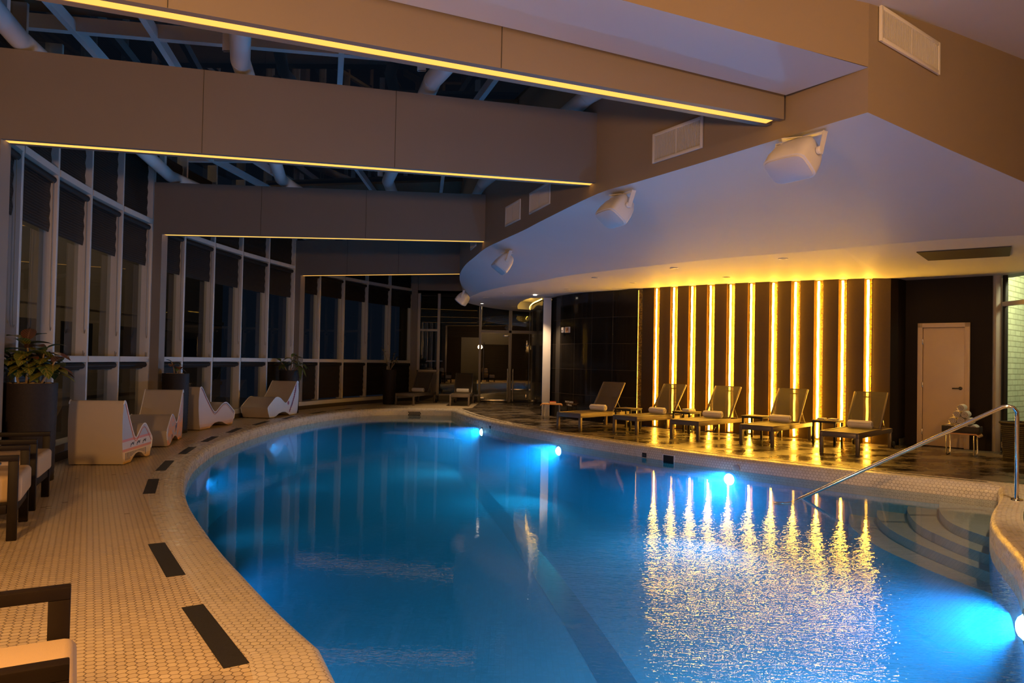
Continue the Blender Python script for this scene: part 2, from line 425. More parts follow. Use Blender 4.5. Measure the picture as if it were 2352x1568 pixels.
_S = [((2.685, 15.735), (2.782, 15.66)), ((2.977, 15.40), (3.075, 15.31)), ((3.266, 15.14), (3.39, 15.03)), ((3.58, 14.87), (3.7, 14.77)), ((3.886, 14.62), (4.01, 14.52)), ((4.213, 14.38), (4.34, 14.285)), ((4.549, 14.14), (4.66, 14.06)), ((4.887, 13.91), (5.01, 13.83)), ((5.218, 13.70), (5.355, 13.615)), ((5.568, 13.50), (5.705, 13.425)), ((5.933, 13.305), (6.064, 13.24)), ((6.308, 13.115), (6.43, 13.055))]
STRIPZ = [3.02] * 8 + [3.013, 3.005, 2.997, 2.99]
STRIPS = [tuple((p[0] * (z - 1.36) / 1.61, p[1] * (z - 1.36) / 1.61) for p in pr) for pr, z in zip(_S, STRIPZ)]
AFTER = [(6.74, 13.03), (6.89, 13.06), (7.15, 13.29), (8.13, 12.38)]
TILEW = [(.98, 18.5), (1.28, 17.8), (1.61, 17.2), (1.97, 16.8), (2.37, 16.43), STRIPS[0][0]]
CURV = [(.76, 18.5), (.70, 19.0), (.60, 19.7), (.54, 20.5), (.52, 21.3), (.53, 22.2), (.58, 23.2), (.66, 24.3)]
FARY = 24.3

# ------------------------------------------------------------------ floors, pool
bm = newbm(); hexpoly = [EDGE[i] for i in range(0, IL + 1)]
hexpoly += [(-1.1, 21.0), (-1.0, FARY), (-3.16, FARY), (-4.7, 21.6), (-5.55, 19.9), (-6.1, 18.2), (-6.6, 14.5), (-6.7, 12.6), (-6.35, 10.6), (-5.9, 8.6), (-5.4, 6.6), (-4.6, 3.7), (-4.0, 2.2), (-4.6, -3.0), (0, -3.0), (-.2, 1.0)]
sheet(bm, hexpoly, 0); uv_xy(bm); struct('floor', bm, M['hex'], smooth=False)
bm = newbm(); st = [EDGE[i] for i in range(IL, IR + 1)]
st += [(8.4, 7.4), (8.4, 12.4), (7.2, 13.5), (6.9, 13.2), (4.0, 14.9), (2.8, 16.0), (1.0, 18.7), (.9, FARY), (-1.0, FARY), (-1.1, 21.0)]
sheet(bm, st, 0); uv_xy(bm); struct('floor_stone', bm, M['stone'], smooth=False)
bm = newbm(); il = [EDGE[i] for i in range(IR, len(POOL))] + [EDGE[0], (-.2, 1.0), (0, -3.0), (8.4, -3.0), (8.4, 7.4)]
sheet(bm, il, 0); uv_xy(bm); struct('floor_island', bm, M['hex'], smooth=False)

# coping with rounded nose, down to just below the water, then the basin
bm = newbm(); uvl = bm.loops.layers.uv.verify()
prof = [(COPE, 0), (.075, 0), (.045, -.006), (.02, -.024), (.006, -.052), (0, -.09), (0, -.30)]
V_ = [0.]
for i in range(1, len(prof)): V_.append(V_[-1] + math.dist(prof[i], prof[i - 1]))
rings = [offset(POOL, p[0]) for p in prof]; n = len(POOL)
vs = [[bm.verts.new((q[0], q[1], prof[j][1])) for q in rings[j]] for j in range(len(prof))]
arc = [0.]
for i in range(1, n + 1): arc.append(arc[-1] + math.dist(POOL[i % n], POOL[i - 1]))
for i in range(n):
    k = (i + 1) % n
    for j in range(len(prof) - 1):
        f = bm.faces.new((vs[j][i], vs[j][k], vs[j + 1][k], vs[j + 1][i]))
        for l, q in zip(f.loops, ((arc[i], V_[j]), (arc[i + 1], V_[j]), (arc[i + 1], V_[j + 1]), (arc[i], V_[j + 1]))): l[uvl].uv = q
struct('pool_coping', bm, M['hexpool'], angle=60)
bm = newbm(); DEPTH = -1.22
wall(bm, POOL + [POOL[0]], DEPTH, -.30)
uvl = bm.loops.layers.uv.verify()
f = sheet(bm, POOL, DEPTH)
for l in f.loops: l[uvl].uv = l.vert.co.xy
bmesh.ops.reverse_faces(bm, faces=bm.faces[:])
struct('pool_basin', bm, M['basin'], angle=50)
bm = newbm(); prism(bm, offset(POOL, .004), DEPTH - .01, WATER)
bmesh.ops.recalc_face_normals(bm, faces=bm.faces[:]); bm.normal_update()
for f in bm.faces: f.material_index = 0 if f.normal.z > .5 and f.calc_center_median().z > WATER - .01 else 1
o = finish('pool_water', bm, [M['water'], M['waterside']], smooth=False); tag(o, kind='stuff')

# lane stripe on the pool floor
bm = newbm(); lane = catmull([(-1.15, 17.5), (-.6, 14.6), (-.1, 12.0), (.42, 9.2), (.85, 6.4), (1.2, 3.4)], 5)
for i in range(len(lane) - 1):
    a, b = Vector(lane[i]), Vector(lane[i + 1]); t = (b - a).normalized(); s = Vector((-t.y, t.x)) * .16
    bm.faces.new([bm.verts.new((q.x, q.y, DEPTH + .004)) for q in (a - s, b - s, b + s, a + s)])
struct('pool_lane_stripe', bm, M['lane'], smooth=False)

# shallow ledge at the far end of the pool
bm = newbm(); prism(bm, [(-3.3, 20.0), (-1.72, 20.1), (-1.2, 18.3), (-2.0, 18.7), (-3.4, 19.4)], DEPTH, -.62); uv_xy(bm)
struct('pool_ledge', bm, M['step'], smooth=False)

# curved entry steps
STEPS = [(-.27, [(5.50, 9.35), (5.03, 8.58), (4.75, 7.95), (4.68, 7.5), (4.72, 7.1), (4.9, 6.7)]),
         (-.37, [(5.35, 9.7), (4.92, 9.07), (4.58, 8.25), (4.49, 7.63), (4.50, 7.0), (4.7, 6.4)]),
         (-.47, [(5.2, 10.1), (4.70, 9.38), (4.40, 8.6), (4.30, 7.9), (4.32, 7.1), (4.45, 6.1)]),
         (-.57, [(4.9, 10.4), (4.24, 9.15), (4.02, 8.08), (4.03, 7.35), (4.12, 6.66), (4.34, 5.9)])]
for z, pts in STEPS:
    bm = newbm(); arcp = catmull(pts, 6); prism(bm, arcp + [(5.6, 5.9), (6.4, 7.2), (6.4, 9.6)], DEPTH, z)
    uvl = bm.loops.layers.uv.verify()
    for f in bm.faces:
        for l in f.loops: l[uvl].uv = (l.vert.co.x, l.vert.co.y + l.vert.co.z)
    struct('pool_step', bm, M['step'], smooth=False)

# ------------------------------------------------------------------ curved window wall between the columns
def arcpt(a, b, t, extra=0.):
    d = Vector((b[0] - a[0], b[1] - a[1])); n = Vector((-d.y, d.x)).normalized()
    p = Vector(a[:2]) + d * t + n * (.15 + .20 * (1 - (2 * t - 1) ** 2) + extra)
    return p, n, d.normalized()

ORD = ['first', 'second', 'third', 'fourth', 'fifth']
RAILZ, TRZ, SILL = 1.27, 3.65, .20
def blind(p, q, n, ztop, zbot, label, cord=True, roll=True):
    c = (p + q) / 2; d = (q - p); L = d.length; rz = math.atan2(d.y, d.x)
    t = thing('woven_blind', label, 'blind', (c.x, c.y, zbot), rz, 'woven blinds on the glazing')
    # local: x along the window, +y is outward (left of the run)
    bm = newbm(); H = ztop - zbot; k = max(3, int(H / .16))
    pr = []
    for i in range(k + 1):
        z = H * i / k
        pr.append((z, .0)); 
        if i < k: pr.append((z + H / k * .55, -.012))
    lo = [bm.verts.new((-L / 2, y, z)) for z, y in pr]; hi = [bm.verts.new((L / 2, y, z)) for z, y in pr]
    lo2 = [bm.verts.new((-L / 2, y + .006, z)) for z, y in pr]; hi2 = [bm.verts.new((L / 2, y + .006, z)) for z, y in pr]
    for i in range(len(pr) - 1):
        bm.faces.new((lo[i], hi[i], hi[i + 1], lo[i + 1])); bm.faces.new((lo2[i], lo2[i + 1], hi2[i + 1], hi2[i]))
        bm.faces.new((lo[i], lo[i + 1], lo2[i + 1], lo2[i])); bm.faces.new((hi[i], hi2[i], hi2[i + 1], hi[i + 1]))
    bm.faces.new((lo[0], lo2[0], hi2[0], hi[0]))
    finish('fabric', bm, M['blind'], t)
    if roll:
        bm = newbm(); tube(bm, [(-L / 2 + .01, -.035, H - .045), (L / 2 - .01, -.035, H - .045)], .045, 12); finish('roller', bm, M['blind'], t)
    if cord:
        bm = newbm(); x = L / 2 - .05; zt = H - .05; zb = min(-.2, -1.25 + .0) if zbot > 1.5 else .2
        tube(bm, [(x, -.05, zt), (x, -.06, zb + .08), (x + .015, -.06, zb + .02), (x + .035, -.06, zb), (x + .055, -.06, zb + .02), (x + .07, -.06, zb + .08), (x + .07, -.05, zt)], .004, 5)
        finish('pull_cord', bm, M['stem'], t)
    return t

BAYN = ['frontmost', 'nearest', 'middle', 'farthest']
def bay(idx, a, b, blinds=True, mainz=2.88, closed=()):
    w = sgroup('window_%d' % idx); N = 5
    pts = [arcpt(a, b, k / N) for k in range(N + 1)]
    for k in range(N + 1):
        p, nrm, d = pts[k]
        # deep white mullion fin: front edge at p, running outward
        bm = newbm(); rz = math.atan2(d.y, d.x)
        c = p + nrm * .10
        box(bm, (c.x, c.y, (SILL + ROOF) / 2), (.055, .20, ROOF - SILL), rz, .004)
        finish('mullion', bm, M['mullion'], w)
    bmr, bmt, bms = newbm(), newbm(), newbm()
    for k in range(N):
        p, q = pts[k][0], pts[k + 1][0]; n_ = pts[k][1]; e = (q - p).normalized() * .03
        p2, q2 = p + n_ * .05 + e, q + n_ * .05 - e
        bar(bmr, (*p2, RAILZ - .0), (*q2, RAILZ - .0), .12, .085); bar(bmt, (*p2, TRZ), (*q2, TRZ), .12, .085)
        bar(bms, (*(p - n_ * .02), SILL - .05), (*(q - n_ * .02), SILL - .05), .26, .10)
        g0, g1 = p + n_ * .15 + e * .5, q + n_ * .15 - e * .5
        for z0, z1 in ((SILL, RAILZ), (RAILZ, TRZ), (TRZ, ROOF)):
            bm = newbm(); wall(bm, [tuple(g0), tuple(g1)], z0 + .03, z1 - .03); finish('pane', bm, M['glass'], w, smooth=False)
        if blinds:
            bn = BAYN[idx - 1]
            i0, i1 = p + n_ * .09 + e * 1.3, q + n_ * .09 - e * 1.3
            blind(i0, i1, n_, TRZ - .06, mainz, f'dark woven blind half lowered above the rail in {ORD[k]} pane of the {bn} window bay')
            blind(i0, i1, n_, ROOF - .35, TRZ + .05, f'dark woven blind filling the clerestory above {ORD[k]} pane of the {bn} window bay', False, False)
            if k in closed:
                blind(i0, i1, n_, RAILZ - .05, SILL + .03, f'dark woven blind pulled down below the rail in {ORD[k]} pane of the {bn} bay', True)
            else:
                blind(i0, i1, n_, RAILZ - .05, RAILZ - .16, f'dark woven blind rolled up below the rail in {ORD[k]} pane of the {bn} bay', True)
    finish('rail', bmr, M['mullion'], w); finish('transom', bmt, M['mullion'], w); finish('sill', bms, M['mullion'], w)
    # dark stone curb under the glazing
    bm = newbm(); path = [arcpt(a, b, k / 10)[0] - arcpt(a, b, k / 10)[1] * .16 for k in range(11)]; back = [arcpt(a, b, k / 10)[0] + arcpt(a, b, k / 10)[1] * .3 for k in range(11)]
    prism(bm, [tuple(p) for p in path] + [tuple(p) for p in back[::-1]], 0, SILL - .10, False)
    struct('baseboard_left', bm, M['darkstone'])
bay(1, P1, P2, False)
bay(2, P2, P3, True, 2.88, (0, 1))
bay(3, P3, P4, True, 2.87, (0, 4))
bay(4, P4, P5, True, 3.05, (0, 1, 2, 3, 4))

# ------------------------------------------------------------------ columns and beams, led lines
TH = .22
for i, (a, b) in enumerate(BEAMS):
    a3, b3 = Vector((*a, 0)), Vector((*b, 0)); d = (b3 - a3).normalized(); n = Vector((-d.y, d.x, 0))   # n points away from camera
    # column: .26 wide, stands outward of the beam's clear span
    bm = newbm(); c0 = a3 - d * .27; q = [c0, a3, a3 + n * TH, c0 + n * TH]
    prism(bm, [(v.x, v.y) for v in q], 0, 4.35); struct('column', bm, M['paint'], smooth=False)
    # beam with an open channel along its soffit
    bm = newbm(); e3 = b3 + d * .05
    for k0, k1, z0 in ((0, .06, 3.45), (.155, TH, 3.45), (.06, .155, 3.485)):
        p = [a3 + n * k0, e3 + n * k0, e3 + n * k1, a3 + n * k1]
        lo = [bm.verts.new((v.x, v.y, z0)) for v in p]; hi = [bm.verts.new((v.x, v.y, 4.35 if j in (0, 3) else 4.26)) for j, v in enumerate(p)]
        for k in range(4): bm.faces.new((lo[k], lo[(k + 1) % 4], hi[(k + 1) % 4], hi[k]))
        bm.faces.new(lo); bm.faces.new(hi)
    bo = struct('beam', bm, M['paint'], smooth=False)
    for f in (.30, .62):
        bm = newbm(); p = a3 + (e3 - a3) * f; zt = 4.35 - .09 * f
        bar(bm, (p.x - n.x * .001, p.y - n.y * .001, 3.452), (p.x - n.x * .001, p.y - n.y * .001, zt - .002), .004, .005, n); finish('panel_joint', bm, M['inlay'], bo, smooth=False)
    nm = ['front beam nearest the camera', 'second beam from the front', 'third beam from the front', 'farthest beam over the pool'][i]
    t = thing('led_strip', 'warm glowing LED strip let into the underside of the ' + nm, 'light strip', ((a3 + b3) / 2 + n * .1075 + Vector((0, 0, 3.46))), math.atan2(d.y, d.x), 'LED strips under the beams')
    L = (b3 - a3).length
    bm = newbm(); box(bm, (0, 0, 0), (L - .02, .085, .02), 0, .004); finish('diffuser', bm, M['led'], t)
    bm = newbm(); box(bm, (0, 0, .0165), (L - .02, .085, .011)); finish('channel', bm, M['chrome'], t)

# ------------------------------------------------------------------ roof: tubes, glazing bars, rafters, shades
def onbeam(i, f, z):
    a, b = (BEAMS[i] if i < 4 else ((-3.16, 24.3), (-.2, 24.3)))
    return Vector((a[0] + (b[0] - a[0]) * f, a[1] + (b[1] - a[1]) * f, z))
TUBES = {0: 'outermost', 1: 'second', 2: 'third', 3: 'innermost'}
for i in range(4):
    for k, f in enumerate((.02, .36, .69, .985)):
        bm = newbm(); p, q = onbeam(i, f, 4.46), onbeam(i + 1, f, 4.46)
        d = (q - p).normalized(); n = Vector((-d.y, d.x, 0))
        tube(bm, [p + Vector((0, 0, 0)), q], .10, 20); struct('roof_tube', bm, M['white'])
        bm = newbm()
        for sgn in (0, 1):
            z = q if sgn else p
            bar(bm, z + Vector((0, 0, .08)) + n * .13, z + Vector((0, 0, .75)) + n * .13, .04, .09)
        struct('roof_bracket', bm, M['white'], smooth=False)
    for f in (.02, .17, .53, .87):
        bm = newbm(); bar(bm, onbeam(i, f, 5.16), onbeam(i + 1, f, 5.16), .07, .13); struct('roof_glazing_bar', bm, M['white'], smooth=False)
    # rafter parallel to the beam in the bay behind, shade panel on its near side
    ra, rb = lerp(BEAMS[i][0], (BEAMS[i + 1][0] if i < 3 else (-3.16, 24.3)), .24), lerp(BEAMS[i][1], (BEAMS[i + 1][1] if i < 3 else (-.2, 24.3)), .24)
    dd = (Vector(rb) - Vector(ra)).normalized()
    bm = newbm(); bar(bm, (*(Vector(ra) - dd * .4), 5.19), (*(Vector(rb) + dd * .2), 5.19), .10, .17); struct('roof_rafter', bm, M['white'], smooth=False)
    bm = newbm(); zr = 5.32
    poly = [Vector(BEAMS[i][0]) + Vector((-.4, -1.6)), Vector(BEAMS[i][1]) + Vector((.5, -1.6)), Vector(rb) + dd * .3, Vector(ra) - dd * .6]
    prism(bm, [tuple(v) for v in poly], zr, zr + .05); struct('roof_shade', bm, M['skyshade'], smooth=False)
bm = newbm(); sheet(bm, [(-7.2, 2), (4, 2), (4, 10), (1.5, 12), (.4, 18), (.6, 24.4), (-3.2, 24.6), (-6.2, 19), (-7.2, 13)], 5.40); struct('ceiling_glazing', bm, M['roofglass'], smooth=False)

# ------------------------------------------------------------------ bulkhead, soffits, ceilings
bm = newbm()
oc = catmull(OUTER[CORNER:], 4); cc = catmull(CREASE[CORNER:], 4)
of = OUTER[:CORNER + 1]; cf = CREASE[:CORNER + 1]
for A, B in ((of, cf), (oc, cc)):
    va = [bm.verts.new((*p, ZO)) for p in A]; vb = [bm.verts.new((*p, ZC)) for p in B]
    for i in range(len(A) - 1): bm.faces.new((va[i], vb[i], vb[i + 1], va[i + 1]))
bmesh.ops.remove_doubles(bm, verts=bm.verts[:], dist=1e-4)
struct('ceiling_sloped_soffit', bm, M['ceiling'], angle=50)
bm = newbm(); wall(bm, oc, ZO, 5.45); struct('wall_bulkhead', bm, M['bulkhead'], angle=50)
FACEL = [(-7.0, 2.2), (-3.0, 3.1), (.68, 4.68), (1.3, 4.95), (2.02, 5.27)]
ftop = [4.3, 4.15, 4.1, 4.1, 4.12]
bm = newbm(); wall(bm, FACEL + [OUTER[CORNER]], [3.80, 3.78, 3.70, 3.69, 3.68, 3.66], ftop + [4.15])
wall(bm, OUTER[:CORNER + 1][::-1], ZO, [4.15, 4.37, 4.58, 4.64, 4.75, 4.9])
struct('wall_front', bm, M['bulkhead'], angle=30)
bm = newbm(); top = FACEL + [OUTER[CORNER]] + OUTER[:CORNER][::-1]; zt = ftop + [4.15, 4.37, 4.58, 4.64, 4.75, 4.9]
va = [bm.verts.new((*p, z)) for p, z in zip(top, zt)]; vb = [bm.verts.new((p[0] * 1.05 + .6, -3.2, z)) for p, z in zip(top, zt)]
for i in range(len(va) - 1): bm.faces.new((va[i], va[i + 1], vb[i + 1], vb[i]))
struct('ceiling_front', bm, M['ceiling'], angle=30)
# recessed flat ceiling between the front beam and the front face
bm = newbm()
rp = [(-7.0, 2.4, 3.88), (-4.0, 3.62, 3.85), (-2.4, 4.26, 3.81), (.03, 5.22, 3.735), (2.26, 6.11, 3.64), (2.68, 5.546, 3.655), (2.02, 5.27, 3.68), (1.3, 4.95, 3.69), (.68, 4.68, 3.70), (-3.0, 3.1, 3.78), (-7.0, 2.2, 3.80)]
vv = [bm.verts.new(p) for p in rp]
for q in ((0, 1, 9, 10), (1, 2, 8, 9), (2, 3, 7, 8), (3, 4, 6, 7), (4, 5, 6)): bm.faces.new([vv[k] for k in q])
struct('ceiling_recess', bm, M['ceiling'], angle=30)
# low flat ceiling over the lounger terrace, with an opening round the curved wall
cv = catmull(CURV, 3)
ringp = [(p[0] - .38 + .1 * max(0, 19.2 - p[1]), p[1]) for p in cv if p[1] < 22.8]
bm = newbm()
low = [(*p, ZC) for p in list(cc) + [(.5, 23.9), (.9, FARY), (.66, 22.9)] + ringp[::-1] + [(.86, 18.62), (1.0, 18.55)]]
low += [(p[0], p[1], 3.0 if p[0] < 2.5 else 3.02) for p in catmull(TILEW, 2)[1:-1]]
low += [(p[0] + .04, p[1] + .08, z) for pr, z in zip(STRIPS, STRIPZ) for p in pr]
low += [(*p, ZC) for p in ((6.78, 13.2), (6.92, 13.2), (7.2, 13.55), (8.6, 12.6), (8.6, 8.95), (7.2, 8.6), (6.3, 8.55), (6.04, 8.64), (5.3, 9.05))]
bm.faces.new([bm.verts.new(p) for p in low])
bmesh.ops.triangulate(bm, faces=bm.faces[:])
struct('ceiling', bm, M['ceiling'], smooth=False)
bm = newbm(); wall(bm, ringp + [(.66, 22.9)], ZC, 3.2); wall(bm, [ringp[0], (.9, 18.6)], ZC, 3.2)
sheet(bm, ringp + [(.66, 22.9), (1.6, 22.9), (1.6, 18.62)], 3.2); struct('ceiling_cove', bm, M['ceiling'], smooth=False)
t = thing('cove_light', 'golden cove light glowing on top of the curved black tile wall', 'light strip', (0, 0, 2.945))
bm = newbm(); path = [(p[0] - .015, p[1], .01) for p in cv if 18.6 < p[1] < 22.6]
tube(bm, path, .014, 8); finish('diffuser', bm, M['cove'], t)
bm = newbm(); tube(bm, [(x, y, -.014) for x, y, z in path], .012, 6); finish('channel', bm, M['chrome'], t)

# ------------------------------------------------------------------ far wall
fw = sgroup('window_5')
def fbox(name, x0, x1, z0, z1, mat, dy=.10, y=FARY, par=fw, bev=.004):
    bm = newbm(); box(bm, ((x0 + x1) / 2, y, (z0 + z1) / 2), (x1 - x0, dy, z1 - z0), 0, bev); return finish(name, bm, mat, par)
bm = newbm(); box(bm, (-.9, FARY + .05, 4.5), (5.2, .2, 1.85)); struct('wall_far', bm, M['paint'], smooth=False)
bm = newbm(); box(bm, (-3.25, FARY - .0, 2.2), (.20, .3, 4.4)); struct('column', bm, M['paint'], smooth=False)
for x0, x1, z0 in ((-3.16, -3.06, 1.0), (-2.49, -2.40, .17), (-1.10, -1.03, .17), (-.11, -.02, 0), (.57, .64, 0)):
    fbox('mullion', x0, x1, z0, 3.58, M['mullion'])
fbox('head_rail', -3.16, .64, 3.55, 3.62, M['mullion']); fbox('transom', -3.06, -2.49, 2.30, 2.37, M['mullion']); fbox('sill', -3.10, -2.45, .96, 1.02, M['mullion'])
fbox('sill_panel', -3.16, -2.49, .17, .96, M['paint'], .08); fbox('bottom_rail', -2.40, -1.10, .17, .23, M['mullion']); fbox('door_head', -1.03, .57, 2.29, 2.37, M['mullion'])
for x0, x1, z0, z1 in ((-3.06, -2.49, 1.02, 2.30), (-3.06, -2.49, 2.37, 3.55), (-2.40, -1.10, .23, 3.55), (-1.03, -.11, 2.37, 3.55), (-.02, .57, 2.37, 3.55)):
    bm = newbm(); box(bm, ((x0 + x1) / 2, FARY, (z0 + z1) / 2), (x1 - x0, .008, z1 - z0)); finish('pane', bm, M['glass'], fw, smooth=False)
bm = newbm(); box(bm, (-2.05, FARY - .05, .085), (2.05, .14, .17)); struct('baseboard_far', bm, M['darkstone'], smooth=False)
def fblind(x0, x1, zt, zb, label):
    t = blind(Vector((x0, FARY + .07)), Vector((x1, FARY + .07)), None, zt, zb, label, False, zb > 2.0); return t
fblind(-3.05, -2.5, 3.53, 2.05, 'dark woven blind lowered in the narrow far window beside the end column')
fblind(-2.39, -1.11, 3.53, 2.12, 'dark woven blind lowered in the wide far window behind the loungers')
fblind(-1.02, -.12, 3.53, 2.38, 'dark woven blind above the far glass door with the pull bar')
fblind(-.01, .56, 3.53, 2.38, 'dark woven blind above the closed narrow door by the curved wall')
fblind(-1.02, -.12, 1.90, .66, 'dark woven blind behind the middle of the far glass door')
fblind(-.01, .56, 2.27, .42, 'dark woven blind covering the narrow door by the curved wall')
dr = sgroup('door_1')
bm = newbm(); box(bm, (-.57, FARY - .01, 1.15), (.90, .012, 2.26)); finish('glass_leaf', bm, M['glass'], dr, smooth=False)
bm = newbm(); box(bm, (-.57, FARY - .02, .04), (.90, .04, .08), 0, .004); box(bm, (-.2, FARY - .03, 2.20), (.2, .05, .06), 0, .004); box(bm, (-.98, FARY - .03, .12), (.16, .05, .07), 0, .004); finish('patch_fitting', bm, M['chrome'], dr)
bm = newbm(); tube(bm, [(-.93, FARY - .08, .72), (-.93, FARY - .08, 1.95)], .018, 10); tube(bm, [(-.93, FARY - .0, .85), (-.93, FARY - .08, .85)], .012, 6); tube(bm, [(-.93, FARY - .0, 1.8), (-.93, FARY - .08, 1.8)], .012, 6); finish('pull_handle', bm, M['chrome'], dr)
dr = sgroup('door_2')
bm = newbm(); box(bm, (.275, FARY - .01, 1.15), (.57, .012, 2.26)); finish('glass_leaf', bm, M['glass'], dr, smooth=False)
bm = newbm(); box(bm, (.275, FARY - .02, .42), (.57, .04, .05), 0, .004); box(bm, (.50, FARY - .03, 1.95), (.06, .05, .2), 0, .004); box(bm, (.50, FARY - .03, .2), (.06, .05, .16), 0, .004); finish('door_fitting', bm, M['chrome'], dr)
for x in (-.13, .05):
    bm = newbm(); tube(bm, [(x, FARY - .10, .03), (x, FARY - .10, 1.10)], .022, 12); tube(bm, [(x, FARY - .01, .25), (x, FARY - .10, .25)], .012, 6); tube(bm, [(x, FARY - .01, .95), (x, FARY - .10, .95)], .012, 6); finish('pull_handle', bm, M['chrome'], dr)
# dim room behind the far glazing, pale wall added to tint the glass beige
bm = newbm(); box(bm, (-.6, 26.0, 1.6), (2.4, .1, 3.6)); struct('wall_beyond_far', bm, M['doorpaint'], smooth=False)
bm = newbm(); box(bm, (-2.9, 25.9, 1.6), (2.2, .1, 3.6)); box(bm, (-1.2, 25.0, -.05), (5.2, 1.9, .1)); box(bm, (-1.2, 25.2, 3.6), (5.2, 1.9, .1)); box(bm, (-3.3, 25.2, 1.6), (.1, 1.8, 3.6)); box(bm, (.75, 25.2, 1.6), (.1, 1.8, 3.6)); struct('wall_beyond_dark', bm, M['panelblack'], smooth=False)

# ------------------------------------------------------------------ curved black tile wall, white column, tile wall
bm = newbm(); wall(bm, cv, 0, 2.93); inner = [(p[0] + .16, p[1]) for p in cv]
uvl = bm.loops.layers.uv.verify()
for i in range(len(cv) - 1): bm.faces.new([bm.verts.new((*q, 2.93)) for q in (cv[i], cv[i + 1], inner[i + 1], inner[i])])
struct('wall_curved', bm, M['blacktile'], angle=60)
bm = newbm(); box(bm, (.875, 18.42, ZC / 2), (.20, .16, ZC), -.05, .006); struct('column', bm, M['white'])
bm = newbm(); wall(bm, catmull(TILEW, 4), 0, 3.04); struct('wall_tile', bm, M['blacktile'], angle=60)

# ------------------------------------------------------------------ wall of dark panels with lit niches
def nrm_at(a, b):
    d = (Vector(b) - Vector(a)).normalized(); return d, Vector((d.y, -d.x))      # normal towards the pool
panel_edges = [((STRIPS[i][1]), (STRIPS[i + 1][0])) for i in range(11)] + [(STRIPS[11][1], AFTER[0])]
for a, b in panel_edges:
    d, nn = nrm_at(a, b); bm = newbm(); back = .14
    prism(bm, [a, b, tuple(Vector(b) - nn * back), tuple(Vector(a) - nn * back)], 0, 3.03, False)
    struct('wall_panel', bm, M['panel'], smooth=False)
NTH = ['leftmost', 'second', 'third', 'fourth', 'fifth', 'sixth', 'seventh', 'eighth', 'ninth', 'tenth', 'eleventh', 'rightmost']
for i, (a, b) in enumerate(STRIPS):
    d, nn = nrm_at(a, b); W = (Vector(b) - Vector(a)).length; rz = math.atan2(d.y, d.x)
    c = (Vector(a) + Vector(b)) / 2 - nn * .085
    lab = ('leftmost niche strip, dim gold mosaic without a bright line, beside the black tile wall' if i == 0 else
           'rightmost amber light strip of the panelled wall, next to the wide dark panel' if i == 11 else
           f'{NTH[i]} amber light strip from the left in the dark panelled wall')
    t = thing('niche_light', lab, 'light strip', (c.x, c.y, 0), rz, 'amber light strips in the panelled wall')
    H = STRIPZ[i]
    bm = newbm(); box(bm, (-.0, .015, H / 2), (W - .02, .03, H - .004)); finish('niche_lining', bm, M['niche'], t, smooth=False)
    if i == 0:
        bm = newbm(); wall(bm, [(-W / 2, -.05), (W / 2, -.05)], .001, H - .004); box(bm, (0, -.02, H / 2), (W, .05, H - .01)); finish('gold_mosaic', bm, M['mosaic'], t, smooth=False)
        bm = newbm(); tube(bm, [(-W / 2 + .012, -.062, .02), (-W / 2 + .012, -.062, H - .03)], .006, 6); finish('led_rope', bm, M['ropedim'], t)
    else:
        x0 = W * .06
        bm = newbm(); wall(bm, [(x0, -.004), (W / 2 - .01, -.004)], .001, H - .004); finish('gold_mosaic', bm, M['mosaic'], t, smooth=False)
        bm = newbm(); r_ = .016 if i == 1 else .020
        tube(bm, [(x0 - .012 + .003 * math.sin(k * 2.1 + i), -.086, .03 + (H - .06) * k / 24) for k in range(25)], r_, 8); finish('led_rope', bm, M['rope'], t)
bm = newbm(); wall(bm, AFTER[:3], 0, ZC); struct('wall_return', bm, M['panelblack'], smooth=False)
bm = newbm(); wall(bm, AFTER[2:], 0, ZC); struct('wall_right', bm, M['panelblack'], smooth=False)
bm = newbm()
bar(bm, (6.90, 12.99, .06), (7.13, 13.24, .06), .02, .12); struct('baseboard_right', bm, M['darkstone'], smooth=False)

# white door in the dark wall
dd, dn = nrm_at(AFTER[2], AFTER[3]); A2 = Vector(AFTER[2])
def onw(s, z, out=0.): p = A2 + dd * s + dn * out; return (p.x, p.y, z)
rzw = math.atan2(dd.y, dd.x)
s0, s1 = .21, 1.02
door = sgroup('door_3')
bm = newbm()
for a_, b_, w_, z_ in ((s0, s0 + .085, 0, 0),):
    pass
def wbox(s_a, s_b, z_a, z_b, dep, bev=.004, out=0.):
    bm = newbm(); p = onw((s_a + s_b) / 2, (z_a + z_b) / 2, out + dep / 2); box(bm, p, (s_b - s_a, dep, z_b - z_a), rzw, bev); return bm
bm = wbox(s0, s0 + .08, 0, 2.18, .05)
for q in ((s1 - .08, s1, 0, 2.18), (s0, s1, 2.10, 2.18)):
    p = onw((q[0] + q[1]) / 2, (q[2] + q[3]) / 2, .025); box(bm, p, (q[1] - q[0], .05, q[3] - q[2]), rzw, .004)
finish('door_frame', bm, M['doorpaint'], door)
leaf = finish('door_leaf', wbox(s0 + .084, s1 - .084, .012, 2.095, .02), M['doorpaint'], door)
bm = newbm(); hx = s1 - .14
lathe(bm, [(.0, .0), (.03, .0), (.03, .008), (.014, .012), (.014, .05), (0, .05)], 16, M=Matrix.Translation(onw(hx, 1.04, .02)) @ Matrix.Rotation(rzw, 4, 'Z') @ Matrix.Rotation(PI / 2, 4, 'X'))
bar(bm, onw(hx + .01, 1.04, .065), onw(hx - .12, 1.035, .065), .016, .022, bevel=.004); finish('door_handle', bm, M['dark_metal'], door)
for z in (1.85, 1.08, .25):
    bm = newbm(); box(bm, onw(s0 + .082, z, .03), (.016, .05, .10), rzw, .003); finish('hinge', bm, M['chrome'], door)

